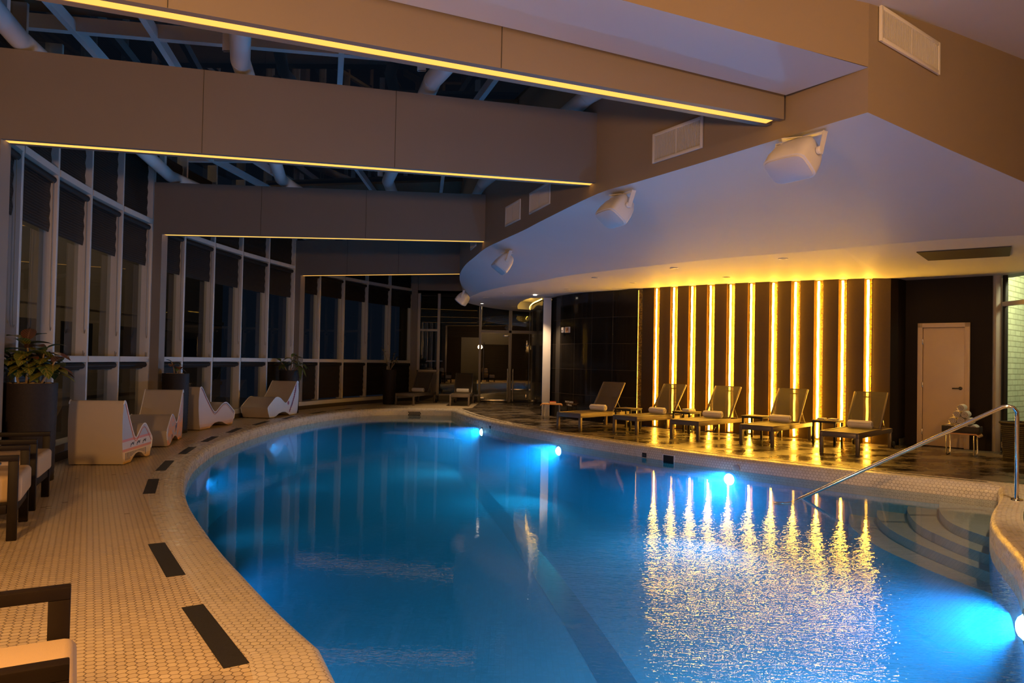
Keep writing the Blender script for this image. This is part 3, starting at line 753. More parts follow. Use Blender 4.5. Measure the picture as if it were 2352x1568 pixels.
# glazed corner, brick wall outside
w6 = sgroup('window_6')
def wv(name, p, s, mat): bm = newbm(); box(bm, p, s, 0, .004); return finish(name, bm, mat, w6)
wv('post', (8.19, 12.36, ZC / 2), (.09, .10, ZC), M['mullion']); wv('post', (8.29, 12.30, ZC / 2), (.05, .06, ZC), M['dark_metal'])
wv('rail', (8.27, 10.2, 2.48), (.07, 4.2, .075), M['mullion']); wv('sill', (8.27, 10.2, .12), (.07, 4.2, .10), M['mullion'])
bm = newbm(); box(bm, (8.30, 10.2, ZC / 2), (.01, 4.2, ZC)); finish('pane', bm, M['glass'], w6, smooth=False)
wv('post', (8.27, 8.1, ZC / 2), (.07, .1, ZC), M['mullion'])
bm = newbm(); wall(bm, [(8.85, 13.05), (13.2, 16.85)], -.3, 4.2); struct('wall_outside_brick', bm, M['brick'], smooth=False)
bm = newbm(); wall(bm, [(8.4, 12.75), (8.85, 13.05)], -.3, 4.2); struct('wall_outside_return', bm, M['panelblack'], smooth=False)
bm = newbm(); sheet(bm, [(8.35, 4), (14, 4), (14, 18), (8.35, 13.2)], -.3); struct('ground_outside', bm, M['darkstone'], smooth=False)

# rest of the shell behind and beside the camera
bm = newbm(); wall(bm, [(-4.6, -3), (8.4, -3)], 0, 4.6); struct('wall_back', bm, M['panelblack'], smooth=False)
bm = newbm(); wall(bm, [(8.4, -3), (8.4, 8.05)], 0, 5); struct('wall_side', bm, M['bulkhead'], smooth=False)
bm = newbm(); wall(bm, [(-4.6, -3), (-4.3, 3.3)], 0, 4.6); struct('wall_left', bm, M['panelblack'], smooth=False)

# ------------------------------------------------------------------ building seen through the windows
t = thing('outside_building', 'dim building facade with dark windows outside beyond the glass bays', 'building', (-14.5, 14, -3))
bm = newbm(); box(bm, (0, 0, 5), (.4, 44, 10)); finish('facade_wall', bm, M['facade'], t, smooth=False)
bm = newbm()
for k in range(2): box(bm, (.24, 0, 3.0 + k * 2.9), (.1, 44, .16))
finish('ledge', bm, M['facade'], t, smooth=False)
for k in range(14):
    for z in (4.6,):
        f = newbm(); box(f, (.21, -19 + k * 2.9, z), (.06, 1.7, 1.5)); fo = finish('outside_window', f, M['facade_dark'], t, smooth=False)
bm = newbm(); sheet(bm, [(-15, -5), (-6.9, -5), (-6.9, 30), (-15, 30)], -.35); struct('ground_terrace', bm, M['darkstone'], smooth=False)
#PART2
# ------------------------------------------------------------------ tile inlays
BARS = [((-1.704, 3.99), (-1.180, 3.235)), ((-2.527, 5.283), (-2.036, 4.520)), ((-3.872, 7.994), (-3.507, 7.152)), ((-4.353, 9.397), (-4.077, 8.568)), ((-4.692, 10.841), (-4.485, 10.033)), ((-4.942, 12.290), (-4.797, 11.487)), ((-5.092, 13.794), (-4.966, 12.919)), ((-5.092, 15.359), (-5.050, 14.470)), ((-4.988, 16.83), (-4.936, 15.968)), ((-4.685, 18.463), (-4.80, 17.62)), ((-4.296, 19.77), (-4.52, 18.99))]
BL = ['nearest the camera, in the white deck in front of the armchairs', 'second from the front, in the white deck beside the armchairs', 'third from the front, beside the largest white chaise', 'fourth from the front, just past the largest white chaise', 'fifth from the front, beside the chaise with the orange side', 'sixth from the front, beside the orange-sided chaise', 'seventh from the front, beside the pink-edged chaise', 'eighth from the front, between the pink-edged and plum-leaf chaises', 'ninth from the front, beside the plum-leaf chaise', 'tenth from the front, past the plum-leaf chaise', 'eleventh and last, near the far end of the pool']
for (a, b), lb in zip(BARS, BL):
    bm = newbm(); bar(bm, (*a, -.006), (*b, -.006), .11, .016); o = finish('tile_bar', bm, M['inlay'], smooth=False)
    tag(o, 'black tile bar ' + lb, 'tile', 'black tile bars in the white deck')
# thin black stripe in the terrace coping and along the far end, dark slate bands on the near island
e2 = offset(POOL, .20); e3 = offset(POOL, .245)
bm = newbm()
def stripe(i0, i1, e2=e2, e3=e3):
    for i in range(i0, i1): bm.faces.new([bm.verts.new((*q, .003)) for q in (e2[i], e2[i + 1], e3[i + 1], e3[i])])
stripe(IL + 2, IL + 9); stripe(IL + 10, IR - 1); stripe(IL - 9, IL - 1)
struct('coping_stripe', bm, M['inlay'], smooth=False)
f2 = offset(POOL, .26); f3 = offset(POOL, .46)
for i0, i1 in ((IR + 2, IR + 15), (IR + 18, IR + 27), (IR + 30, IR + 38)):
    bm = newbm(); stripe(i0, i1, f2, f3); struct('deck_band', bm, M['greeninlay'], smooth=False)

# ------------------------------------------------------------------ pool fittings
def edgepoint(p):
    best = min(range(len(POOL)), key=lambda i: math.dist(POOL[i], p)); a = Vector(POOL[best - 1]); b = Vector(POOL[(best + 1) % len(POOL)])
    t = (b - a).normalized(); n = Vector((t.y, -t.x))
    q = Vector(p); o = a + t * (q - a).dot(t)
    return o, n, math.atan2(n.y, n.x)           # point on the wall, normal into the water
def fitting(name, label, cat, p, z):
    o, n, rz = edgepoint(p)
    return thing(name, label, cat, (o.x, o.y, z), rz)
t = fitting('skimmer', 'dark rectangular skimmer mouth in the white coping below the terrace', 'pool skimmer', (2.526, 11.65), -.15)
bm = newbm(); box(bm, (.004, 0, 0), (.012, .21, .13), 0, .002); finish('mouth', bm, M['black'], t)
bm = newbm(); box(bm, (.008, 0, .068), (.016, .23, .012)); box(bm, (.008, .11, 0), (.016, .012, .14)); box(bm, (.008, -.11, 0), (.016, .012, .14)); finish('surround', bm, M['white'], t)
for p, lb, w in (((2.21, 12.05), 'small dark inlet plate left of the skimmer mouth', .09), ((-.46, 16.5), 'small dark inlet plate near the far end of the terrace side', .10)):
    t = fitting('inlet_plate', lb, 'pool inlet', p, -.14)
    bm = newbm(); box(bm, (.004, 0, 0), (.014, w, .07), 0, .003); finish('plate', bm, M['black'], t)
    bm = newbm(); box(bm, (.012, 0, 0), (.008, w * .6, .02)); finish('slot', bm, M['grille'], t)
t = fitting('return_jet', 'round brass-coloured return jet right of the skimmer in the pool wall', 'pool inlet', (3.33, 10.75), -.14)
Mx = Matrix.Rotation(PI / 2, 4, 'Y')
bm = newbm(); lathe(bm, [(.022, 0), (.05, 0), (.05, .012), (.022, .016)], 20, M=Mx); finish('ring', bm, M['towel_line'], t)
bm = newbm(); lathe(bm, [(.0, .002), (.024, .002), (.024, .008), (0, .008)], 16, M=Mx); finish('nozzle', bm, M['black'], t)
t = thing('overflow_grate', 'dark perforated overflow grate in the white far wall of the pool', 'grate', (-2.66, 20.205, -.13), -PI / 2)
bm = newbm()
for k in range(9):
    for j in range(3): lathe(bm, [(0, 0), (.019, 0), (.019, .012), (0, .012)], 6, M=Matrix.Translation((0, -.15 + k * .0375 + (j % 2) * .01875, -.045 + j * .036)) @ Mx)
finish('perforated_plate', bm, M['inlay'], t)
LAMPS = [((-.576, 17.0), -.30, 'farthest underwater lamp along the terrace side of the pool'), ((.93, 13.85), -.32, 'middle underwater lamp along the terrace side of the pool'), ((3.27, 10.85), -.32, 'bright underwater lamp below the round return jet'), ((3.42, 4.86), -.33, 'brightest underwater lamp under the near island edge')]
for (p, z, lb) in LAMPS:
    t = fitting('underwater_lamp', lb, 'pool lamp', p, z)
    bm = newbm(); lathe(bm, [(.085, .0), (.08, .02), (.06, .045), (.03, .058), (0, .062)], 20, M=Mx, cap=False); finish('lens', bm, M['pool_lamp'], t)
    bm = newbm(); lathe(bm, [(.085, 0), (.12, 0), (.12, .014), (.085, .02)], 24, M=Mx, cap=False); finish('lamp_ring', bm, M['steel'], t)

# polished handrail into the steps
t = thing('handrail', 'polished steel handrail sloping from the island post down into the pool', 'handrail', (5.354, 7.744, 0))
a, b = Vector((0, 0, .02)), Vector((0, 0, .93))
path = [(0, 0, 0), (0, 0, .5), (0, 0, .88), (-.004, .0, .93), (-.03, .015, .972), (-.07, .035, .985), (-.12, .055, .974)]
w0 = Vector((3.44 - 5.354, 8.63 - 7.744, WATER)); s0_ = Vector((-.12, .055, .974))
path += [tuple(s0_ + (w0 - s0_) * k / 6) for k in range(1, 7)]
e_ = w0 + (w0 - s0_).normalized() * .12
path += [tuple(e_), tuple(e_ + Vector((-.06, .03, -.02))), tuple(e_ + Vector((-.22, .03, -.015)))]
bm = newbm(); tube(bm, path, .021, 16); finish('rail', bm, M['steel'], t)
bm = newbm(); lathe(bm, [(.02, .022), (.03, .02), (.058, .012), (.06, .0), (.02, .0)], 24, cap=False); finish('base_flange', bm, M['steel'], t)

# ------------------------------------------------------------------ sun loungers
LL, LW = 1.80, .60
def make_lounger(name_label, loc, rz):
    t = thing('sun_lounger', name_label, 'sun lounger', loc, rz, 'sun loungers with rolled towels')
    # local: x from foot to head along the left side, y to the left; origin at the centre of the foot end
    w = LW / 2
    bm = newbm()
    for s in (-1, 1): box(bm, (LL / 2, s * (w - .022), .295), (LL, .044, .07), 0, .005)
    box(bm, (.022, 0, .295), (.044, LW - .09, .07), 0, .005); box(bm, (LL - .022, 0, .295), (.044, LW - .09, .07), 0, .005)
    finish('frame', bm, M['frame'], t)
    for x in (.03, LL - .06):
        for s in (-1, 1):
            bm = newbm(); box(bm, (x, s * (w - .027), .132), (.06, .052, .262), 0, .004); lg = finish('leg', bm, M['frame'], t)
            if x > 1:
                bm = newbm(); lathe(bm, [(0, -.018), (.045, -.018), (.055, -.01), (.055, .01), (.045, .018), (0, .018)], 20, M=Matrix.Translation((LL - .03, s * (w + .024), .056)) @ Matrix.Rotation(PI / 2, 4, 'X')); finish('wheel', bm, M['black'], lg)
    bm = newbm(); box(bm, (.60, 0, .338), (1.18, LW - .05, .008)); o = finish('seat_sling', bm, M['seatfabric'], t)
    bm = newbm()
    for s in (-1, 1): box(bm, (.60, s * (w - .02), .340), (1.19, .026, .022), 0, .004)
    box(bm, (.015, 0, .340), (.026, LW - .03, .022), 0, .004); finish('seat_rail', bm, M['frame'], t)
    hx, hz, ang, bl = 1.19, .35, math.radians(53), .74
    ex, ez = hx + bl * math.cos(ang), hz + bl * math.sin(ang)
    bm = newbm()
    for s in (-1, 1): bar(bm, (hx, s * (w - .035), hz), (ex, s * (w - .035), ez), .026, .034, (0, 1, 0), .004)
    for k in (0., .86, 1.):
        p = (hx + (ex - hx) * k, 0, hz + (ez - hz) * k); bar(bm, (p[0], -w + .05, p[2]), (p[0], w - .05, p[2]), .018, .018)
    b = finish('backrest_frame', bm, M['frame'], t)
    bm = newbm(); nx, nz = -math.sin(ang) * .012, math.cos(ang) * .012
    v = [bm.verts.new(q) for q in ((hx + nx, -w + .045, hz + nz), (hx + nx, w - .045, hz + nz), (ex + nx, w - .045, ez + nz), (ex + nx, -w + .045, ez + nz))]
    bm.faces.new(v); r = bmesh.ops.extrude_face_region(bm, geom=bm.faces[:]); bmesh.ops.translate(bm, verts=[g for g in r['geom'] if isinstance(g, bmesh.types.BMVert)], vec=(nx * .4, 0, nz * .4))
    finish('backrest_sling', bm, M['fabric'], b)
    for s in (-1, 1):
        bm = newbm(); p = (hx + (ex - hx) * .38, s * (w - .045), hz + (ez - hz) * .38); tube(bm, [p, (p[0] + .20, s * (w - .045), .31)], .008, 6); finish('support_strut', bm, M['chrome'], b)
    return t
LNG = [((1.38, 14.45), (.66, .75), 'brown sun lounger against the black tile wall, leftmost of the row of five'), ((2.40, 13.90), (.74, .67), 'brown sun lounger at the left end of the amber strips, second of five'), ((3.362, 13.088), (.70, .714), 'brown sun lounger in the middle of the row of five before the amber strips'), ((4.41, 12.296), (.67, .74), 'brown sun lounger, second of the row of five counting from the white door'), ((5.386, 11.319), (.673, .74), 'brown sun lounger closest to the white door, right end of the row'),
       ((-2.84, 21.42), (.26, .965), 'brown sun lounger at the far end beside the tall planter, back leaning right'), ((-1.22, 21.6), (.02, 1.0), 'brown sun lounger at the far end seen straight on before the wide window')]
LC = []
base = None
for i, (fr, h, lb) in enumerate(LNG):
    h = Vector(h).normalized(); left = Vector((-h.y, h.x)); c = Vector(fr) + left * LW / 2; rz = math.atan2(h.y, h.x)
    LC.append((c, h, rz))
    if base is None: base = make_lounger(lb, (c.x, c.y, 0), rz)
    else: dup(base, (c.x, c.y, 0), rz, lb)
# rolled towels: one on every lounger
def spiral(bm, r, L, s):
    if s:
        pts = [(s * (L / 2 + .001), (r * .92 - r * .85 * k / 26) * math.cos(k * .62), (r * .92 - r * .85 * k / 26) * math.sin(k * .62)) for k in range(27)]
        tube(bm, pts, .005, 4)
def make_towel(label, loc, rz, r=.066, L=.38, lines=True, group='rolled towels on the loungers'):
    t = thing('rolled_towel', label, 'towel', loc, rz, group)
    zc = r * 1.05 + .004
    bm = newbm(); lathe(bm, [(0, -L / 2), (r * .8, -L / 2), (r * .97, -L / 2 + .012), (r, -L / 2 + .03), (r * 1.02, 0), (r, L / 2 - .03), (r * .97, L / 2 - .012), (r * .8, L / 2), (0, L / 2)], 24, M=Matrix.Translation((0, 0, zc)) @ Matrix.Rotation(PI / 2, 4, 'Y'), cap=False)
    for v in bm.verts: v.co += Vector((0, R.uniform(-.002, .002), R.uniform(-.002, .002)))
    bmesh.ops.remove_doubles(bm, verts=bm.verts[:], dist=.0003)
    roll = finish('towel_roll', bm, M['towel'], t)
    for s in (-1, 1): bm = newbm(); spiral(bm, r, L, s); bmesh.ops.translate(bm, verts=bm.verts[:], vec=(0, 0, zc)); finish('spiral_edge', bm, M['towel_line'], roll)
    if lines:
        bm = newbm()
        for a in (.35, 1.15, 2.1, 2.75): tube(bm, [(-L / 2 + .02, r * 1.012 * math.cos(a), zc + r * 1.012 * math.sin(a)), (0, r * 1.03 * math.cos(a), zc + r * 1.03 * math.sin(a)), (L / 2 - .02, r * 1.012 * math.cos(a), zc + r * 1.012 * math.sin(a))], .0028, 4)
        finish('woven_line', bm, M['towel_line'], roll)
    return t
TWL = ['white rolled towel on the lounger against the black tile wall', 'white rolled towel on the second lounger from the black tile wall', 'white rolled towel on the middle lounger of the row of five', 'white rolled towel on the lounger second from the white door', 'white rolled towel on the lounger closest to the white door', 'white rolled towel on the far lounger beside the tall planter', 'white rolled towel on the far lounger seen straight on']
tb = None
for i, ((c, h, rz), lb) in enumerate(zip(LC, TWL)):
    p = c + h * 1.04; loc = (p.x, p.y, .343); r2 = rz + PI / 2 + (.0, -.05, .04, -.03, .02, .03, 0)[i]
    if tb is None: tb = make_towel(lb, loc, r2)
    else: dup(tb, loc, r2, lb)

# ------------------------------------------------------------------ side tables between the loungers
def make_table(label, loc, rz):
    t = thing('side_table', label, 'side table', loc, rz, 'side tables between the loungers'); w = .20
    bm = newbm(); box(bm, (0, 0, .421), (2 * w + .02, 2 * w + .02, .018), 0, .004); finish('tabletop', bm, M['seatfabric'], t)
    bm = newbm()
    for s in (-1, 1): box(bm, (0, s * (w - .015), .398), (2 * w, .03, .026)); box(bm, (s * (w - .015), 0, .398), (.03, 2 * w - .06, .026))
    finish('table_frame', bm, M['dark_metal'], t)
    for sx in (-1, 1):
        for sy in (-1, 1):
            bm = newbm(); box(bm, (sx * (w - .018), sy * (w - .018), .20), (.034, .034, .40), 0, .003); finish('leg', bm, M['dark_metal'], t)
    return t
TBL = [((2.45, 15.28), 'low side table between the tile-wall lounger and the second lounger', .80), ((3.51, 14.62), 'low side table with folded towels between the second and middle loungers', .76), ((4.62, 13.75), 'bare low side table right of the middle lounger', .80), ((5.62, 12.98), 'low side table with folded cloths left of the lounger by the white door', .83)]
tt = None
for (p, lb, rz) in TBL:
    if tt is None: tt = make_table(lb, (*p, 0), rz)
    else: dup(tt, (*p, 0), rz, lb)
def folded(label, loc, rz, s=(.17, .13, .03)):
    t = thing('folded_towel', label, 'towel', loc, rz, 'folded cloths on the side tables')
    bm = newbm(); box(bm, (0, 0, s[2] / 4), (s[0], s[1], s[2] / 2 - .002), 0, .006); box(bm, (-.005, 0, s[2] * .75), (s[0] - .01, s[1] - .006, s[2] / 2 - .002), 0, .006); finish('fold', bm, M['towel'], t)
    bm = newbm(); box(bm, (s[0] * .28, 0, s[2] / 2), (.012, s[1] + .003, s[2] + .003), 0, .001); finish('woven_line', bm, M['towel_line'], t)
    return t
fa = folded('folded pale cloth on the side table between second and middle loungers', (3.55, 14.60, .431), .76, (.24, .16, .05))
f1 = folded('left folded pale cloth on the side table by the white door lounger', (5.545, 13.045, .431), .83)
dup(f1, (5.70, 12.93, .431), .70, 'right folded pale cloth on the side table by the white door lounger')

# ------------------------------------------------------------------ bentwood benches
def make_bench(label, loc, rz, L=.52, W=.36, H=.36):
    t = thing('bench', label, 'bench', loc, rz, 'bent plywood benches')
    bm = newbm(); pr = []
    for k in range(25):
        u = -1 + 2 * k / 24; x = u * L / 2; z = H - (max(0, abs(u) - .82) / .18) ** 2 * .035
        pr.append((x, z))
    top = [(x, z) for x, z in pr]; v0 = []
    for s in (-1, 1):
        v0.append(([bm.verts.new((x, s * W / 2, z)) for x, z in top], [bm.verts.new((x, s * W / 2, z - .02)) for x, z in top]))
    (a, a2), (b, b2) = v0
    for i in range(24):
        bm.faces.new((a[i], a[i + 1], b[i + 1], b[i])); bm.faces.new((a2[i], b2[i], b2[i + 1], a2[i + 1])); bm.faces.new((a[i], a2[i], a2[i + 1], a[i + 1])); bm.faces.new((b[i], b[i + 1], b2[i + 1], b2[i]))
    bm.faces.new((a[0], b[0], b2[0], a2[0])); bm.faces.new((a[-1], a2[-1], b2[-1], b[-1]))
    finish('seat', bm, M['ply'], t)
    for s in (-1, 1):
        bm = newbm(); x = s * (L / 2 - .07); y = W / 2 - .03
        tube(bm, [(x, -y, H - .03), (x, -y, .04), (x, -y + .012, .012), (x, -y + .035, .009), (x, y - .035, .009), (x, y - .012, .012), (x, y, .04), (x, y, H - .03)], .009, 10); finish('leg', bm, M['chrome'], t)
    return t
b1 = make_bench('orange bent plywood bench with a red book before the white column', (.98, 17.62, 0), -.12)
dup(b1, (7.235, 11.74, 0), -.72, 'bent plywood bench carrying the towel tray beside the white door')
t = thing('book', 'red covered book lying on the orange plywood bench', 'book', (1.0, 17.58, .362), .2)
bm = newbm(); box(bm, (0, 0, .02), (.15, .10, .04), 0, .003); finish('pages', bm, M['paper'], t)
bm = newbm(); box(bm, (0, 0, .045), (.155, .105, .01), 0, .003); finish('cover', bm, M['red'], t)
o = thing('folded_sheet', 'small pale paper lying left of the red book on the bench', 'paper', (.86, 17.66, .361), .5); bm = newbm(); box(bm, (0, 0, .004), (.12, .09, .006), 0, .001); finish('sheet', bm, M['paper'], o)
t = thing('towel_tray', 'dark wicker tray of rolled towels standing on the bench', 'tray', (7.235, 11.74, .361), -.72)
bm = newbm(); box(bm, (0, 0, .01), (.50, .33, .02)); finish('tray_base', bm, M['wicker'], t)
bm = newbm()
for sx in (-1, 1): box(bm, (sx * .248, 0, .055), (.02, .33, .10), 0, .006); box(bm, (0, sx * .16, .055), (.50, .02, .10), 0, .006)
finish('tray_side', bm, M['wicker'], t)
# pile: rolls point towards the pool so their spiral ends show
ax = Vector((math.cos(-.72), math.sin(-.72))); ay = Vector((-ax.y, ax.x))
rows = [(4, .024, 'bottom'), (3, .128, 'second'), (2, .232, 'third'), (1, .336, 'top')]
names = {('bottom', 0): 'leftmost', ('bottom', 1): 'second', ('bottom', 2): 'third', ('bottom', 3): 'rightmost', ('second', 0): 'left', ('second', 1): 'middle', ('second', 2): 'right', ('third', 0): 'left', ('third', 1): 'right'}
tw = None
for n_, z, nm in rows:
    for k in range(n_):
        off = (k - (n_ - 1) / 2) * .1145
        p = Vector((7.235, 11.74)) + ax * off; loc = (p.x, p.y, .361 + z); rz = -.72 + PI / 2
        lb = 'single rolled towel crowning the pile on the wicker tray' if nm == 'top' else f'{names[(nm, k)]} rolled towel of the {nm} row in the pile on the wicker tray'
        if tw is None: tw = make_towel(lb, loc, rz, .053, .27, False, 'rolled towels piled on the tray')
        else: dup(tw, loc, rz, lb)
t = thing('wicker_bin', 'dark wicker bin by the glazed corner near the brick wall', 'bin', (7.93, 11.32, 0), .3)
bm = newbm(); q = .24
for k in range(18):
    z = .015 + k * .03; r_ = .20 + .025 * k / 17
    tube(bm, [(r_ * sx, r_ * sy, z) for sx, sy in ((-1, -.8), (-.8, -1), (.8, -1), (1, -.8), (1, .8), (.8, 1), (-.8, 1), (-1, .8))], .016, 6, True)
finish('woven_body', bm, M['wicker'], t)
bm = newbm(); box(bm, (0, 0, .02), (.38, .38, .03)); finish('bin_base', bm, M['wicker'], t)
bm = newbm(); tube(bm, [(.235 * sx, .235 * sy, .555) for sx, sy in ((-1, -.85), (-.85, -1), (.85, -1), (1, -.85), (1, .85), (.85, 1), (-.85, 1), (-1, .85))], .02, 8, True); finish('rim', bm, M['wicker'], t)

# ------------------------------------------------------------------ white moulded chaises
def chaise_profile():
    top = [(-.015, .74), (.0, .775), (.025, .785), (.055, .765), (.10, .70), (.19, .57), (.29, .44), (.37, .345), (.42, .305), (.465, .30), (.52, .33), (.62, .405), (.70, .445), (.76, .455), (.82, .44), (.90, .385), (1.0, .305), (1.075, .245)]
    top = catmull(top, 3)
    bot = [(1.07, .225), (1.04, .11), (1.0, .015), (.94, .012), (.86, .012), (.78, .035), (.68, .085), (.56, .105), (.45, .095), (.36, .055), (.29, .012), (.15, .012), (.03, .012)]
    back = [(.0, .10), (-.03, .35), (-.035, .55)]
    return top, bot, back
def make_chaise(label, loc, rz, L, W, sidemat, kind):
    t = thing('pool_chaise', label, 'chaise', loc, rz, 'white moulded pool chaises')
    top, bot, back = chaise_profile(); prof = [(u * L, h) for u, h in top + bot + back]
    w = W / 2; bm = newbm()
    a = [bm.verts.new((x, -w, z)) for x, z in prof]; b = [bm.verts.new((x, w, z)) for x, z in prof]; n = len(prof)
    for i in range(n): bm.faces.new((a[i], a[(i + 1) % n], b[(i + 1) % n], b[i]))
    finish('shell', bm, M['shell'], t, angle=50)
    for s in (-1, 1):
        bm = newbm(); f = bm.faces.new([bm.verts.new((x, s * (w - .001), z)) for x, z in prof]); bmesh.ops.triangulate(bm, faces=[f]); sd = finish('side_panel', bm, sidemat, t, smooth=False)
        bm = newbm(); tube(bm, [(u * L, s * w, h) for u, h in top[::2] + [(1.07, .225), (1.04, .11)]], .008, 6); finish('edge_piping', bm, M['white'], t)
        if kind in ('bands', 'pinkline'):
            bm = newbm(); ins = [(u * L * .97 + .012, s * (w + .002), h - .045) for u, h in top[6::2]]; tube(bm, ins, .005, 4); finish('printed_line', bm, M['pinkline'], sd)
        if kind == 'pinkline':
            bm = newbm(); ins = [(u * L * .985 + .006, s * (w + .002), h - .02) for u, h in top[6::2]]; tube(bm, ins, .006, 4); finish('printed_line', bm, M['navyline'], sd)
    for s in (-1, 1):
        for x in (.06 * L + .02, .93 * L):
            bm = newbm(); lathe(bm, [(0, 0), (.02, 0), (.02, .014), (0, .014)], 10, c=(x, s * (w - .06), 0)); finish('foot', bm, M['black'], t)
    return t
M['pinkline'] = plain('pink_print', (.55, .22, .17), .5); M['navyline'] = plain('navy_print', (.10, .11, .17), .5); M['plum'] = plain('plum_print', (.30, .07, .11), .5)
grey = (.38, .32, .29)
m1 = bandmat('banded_side_print', [(0, (.62, .36, .07)), (.07, (.66, .44, .16)), (.155, (.60, .19, .04)), (.185, (.56, .45, .36)), (.275, (.60, .18, .10)), (.305, grey)])
m2 = bandmat('orange_side_print', [(0, (.70, .26, .08)), (.26, (.68, .27, .14)), (.42, (.62, .30, .22))], speck=(.40, .34, .33))
m3 = bandmat('blush_side_panel', [(0, (.50, .31, .22)), (.1, (.50, .37, .31))]); m4 = plain('pale_side_panel', (.48, .45, .44), .4)
A = [('white moulded chaise with striped side, largest, nearest the camera', (-4.696, 8.898), (-.124, .992), -1, .90, .62, m1, 'bands'),
     ('white moulded chaise with orange mottled side facing the camera', (-5.37, 11.997), (.27, -.963), 1, 1.30, .56, m2, 'mottle'),
     ('white moulded chaise with pink and navy edge line, back to the orange one', (-5.581, 13.15), (.055, .998), -1, 1.36, .58, m3, 'pinkline'),
     ('white moulded chaise with plum leaf print, farthest of the four', (-5.059, 17.378), (-.144, -.99), 1, 1.40, .62, m4, 'leaf')]
CH = []
for lb, p, h, side, L, W, sm, kd in A:
    h = Vector(h).normalized(); left = Vector((-h.y, h.x)); c = Vector(p) - left * side * W / 2
    CH.append(make_chaise(lb, (c.x, c.y, 0), math.atan2(h.y, h.x), L, W, sm, kd))
# prints on the visible sides
bm = newbm()
for k in range(3):
    x = .24 + k * .20; y = -.312; z = .225
    tube(bm, [(x + dx, y, z + dz) for dx, dz in ((0, -.025), (.012, .015), (.03, .0), (.045, .028), (.06, .008), (.075, .022), (.085, -.008), (.10, .03))], .0035, 4)
finish('squiggle_print', bm, M['navyline'], CH[0])
bm = newbm()
for k in range(16):
    x = .09 + k * .043; z0 = .045 if x < .26 or x > .70 else .075 + .04 * math.sin((x - .26) / .44 * PI)
    box(bm, (x, -.312, (z0 + .145) / 2), (.006, .004, max(.01, .135 - z0)))
finish('comb_print', bm, M['navyline'], CH[0], smooth=False)
bm = newbm()
for k in range(13):
    u = k / 12; x = .10 + .30 * (1 - u) ** 1.6 + .0; z = .10 + .58 * u
    for s in (-1, 1):
        a = (1.1 if s > 0 else 2.3) - .3 * u; c = Vector((x + .03 * s * math.cos(a) , .3125, z + .012)); r1, r2 = .045, .014
        vs_ = [bm.verts.new((c.x + r1 * math.cos(q) * math.cos(a) - r2 * math.sin(q) * math.sin(a), .3125, c.z + r1 * math.cos(q) * math.sin(a) + r2 * math.sin(q) * math.cos(a))) for q in [2 * PI * j / 10 for j in range(10)]]
        bm.faces.new(vs_)
    if k % 3 == 0: tube(bm, [(x, .3125, z), (x - .02, .3125, z + .07)], .004, 4)
finish('leaf_print', bm, M['plum'], CH[3], smooth=False)
bm = newbm()
for k in range(5):
    a0 = k * 1.25; c = (.50 + .028 * math.cos(a0), .30 + .028 * math.sin(a0)); bm.faces.new([bm.verts.new((c[0] + .024 * math.cos(q), .3125, c[1] + .024 * math.sin(q))) for q in [2 * PI * j / 10 for j in range(10)]])
finish('flower_print', bm, M['plum'], CH[3], smooth=False)
bm = newbm()
for c, s in (((.55, .27), .05), ((.62, .22), .04), ((.36, .42), .03), ((.93, .12), .03)):
    bm.faces.new([bm.verts.new((c[0] + s * (1 + .35 * math.sin(3 * q)) * math.cos(q) * .7, .2825, c[1] + s * 1.4 * (1 + .2 * math.cos(2 * q)) * math.sin(q))) for q in [2 * PI * j / 16 for j in range(16)]])
finish('blotch_print', bm, M['navyline'], CH[1], smooth=False)

# ------------------------------------------------------------------ dark wood armchairs
def make_armchair(label, loc, rz):
    t = thing('armchair', label, 'armchair', loc, rz, 'dark wood armchairs by the pool')
    w, d, ah = .36, .62, .61      # half width, depth, arm height; front at x=0, back at x=-d
    for s in (-1, 1):
        y = s * (w - .024)
        bm = newbm(); box(bm, (-d / 2, y, ah - .02), (d, .048, .04), 0, .004)
        finish('armrest', bm, M['wood'], t)
        bm = newbm(); box(bm, (-.031, y, (ah - .04) / 2), (.062, .047, ah - .04), 0, .003); finish('front_leg', bm, M['wood'], t)
        bm = newbm(); bar(bm, (-d + .035, y, .0), (-d + .035, y, ah - .04), .046, .062, (1, 0, 0)); finish('rear_leg', bm, M['wood'], t)
        bm = newbm(); box(bm, (-d / 2, y, .225), (d - .13, .04, .065), 0, .003); finish('side_rail', bm, M['wood'], t)
    bm = newbm(); box(bm, (-.03, 0, .225), (.04, 2 * w - .1, .065), 0, .003); box(bm, (-d + .03, 0, .225), (.04, 2 * w - .1, .065), 0, .003); finish('seat_rail', bm, M['wood'], t)
    bm = newbm(); box(bm, (-.27, 0, .36), (.58, 2 * w - .105, .19), 0, .035, seg=4)
    for v in bm.verts:
        if v.co.z > .40: v.co.z += .012 * (1 - (v.co.y / w) ** 2)
    finish('seat_cushion', bm, M['cushion'], t)
    bm = newbm(); box(bm, (0, 0, 0), (.13, 2 * w - .105, .42), 0, .04, Matrix.Translation((-d + .06, 0, .66)) @ Matrix.Rotation(-.2, 4, 'Y'), 4); finish('back_cushion', bm, M['cushion'], t)
    bm = newbm()
    for y in (-.26, -.13, 0, .13, .26): bar(bm, (-d + .0, y, .26), (-d - .10, y, .88), .04, .02, (1, 0, 0))
    bar(bm, (-d - .105, -w + .03, .87), (-d - .105, w - .03, .87), .03, .06); finish('back_frame', bm, M['wood'], t)
    return t
ch = None
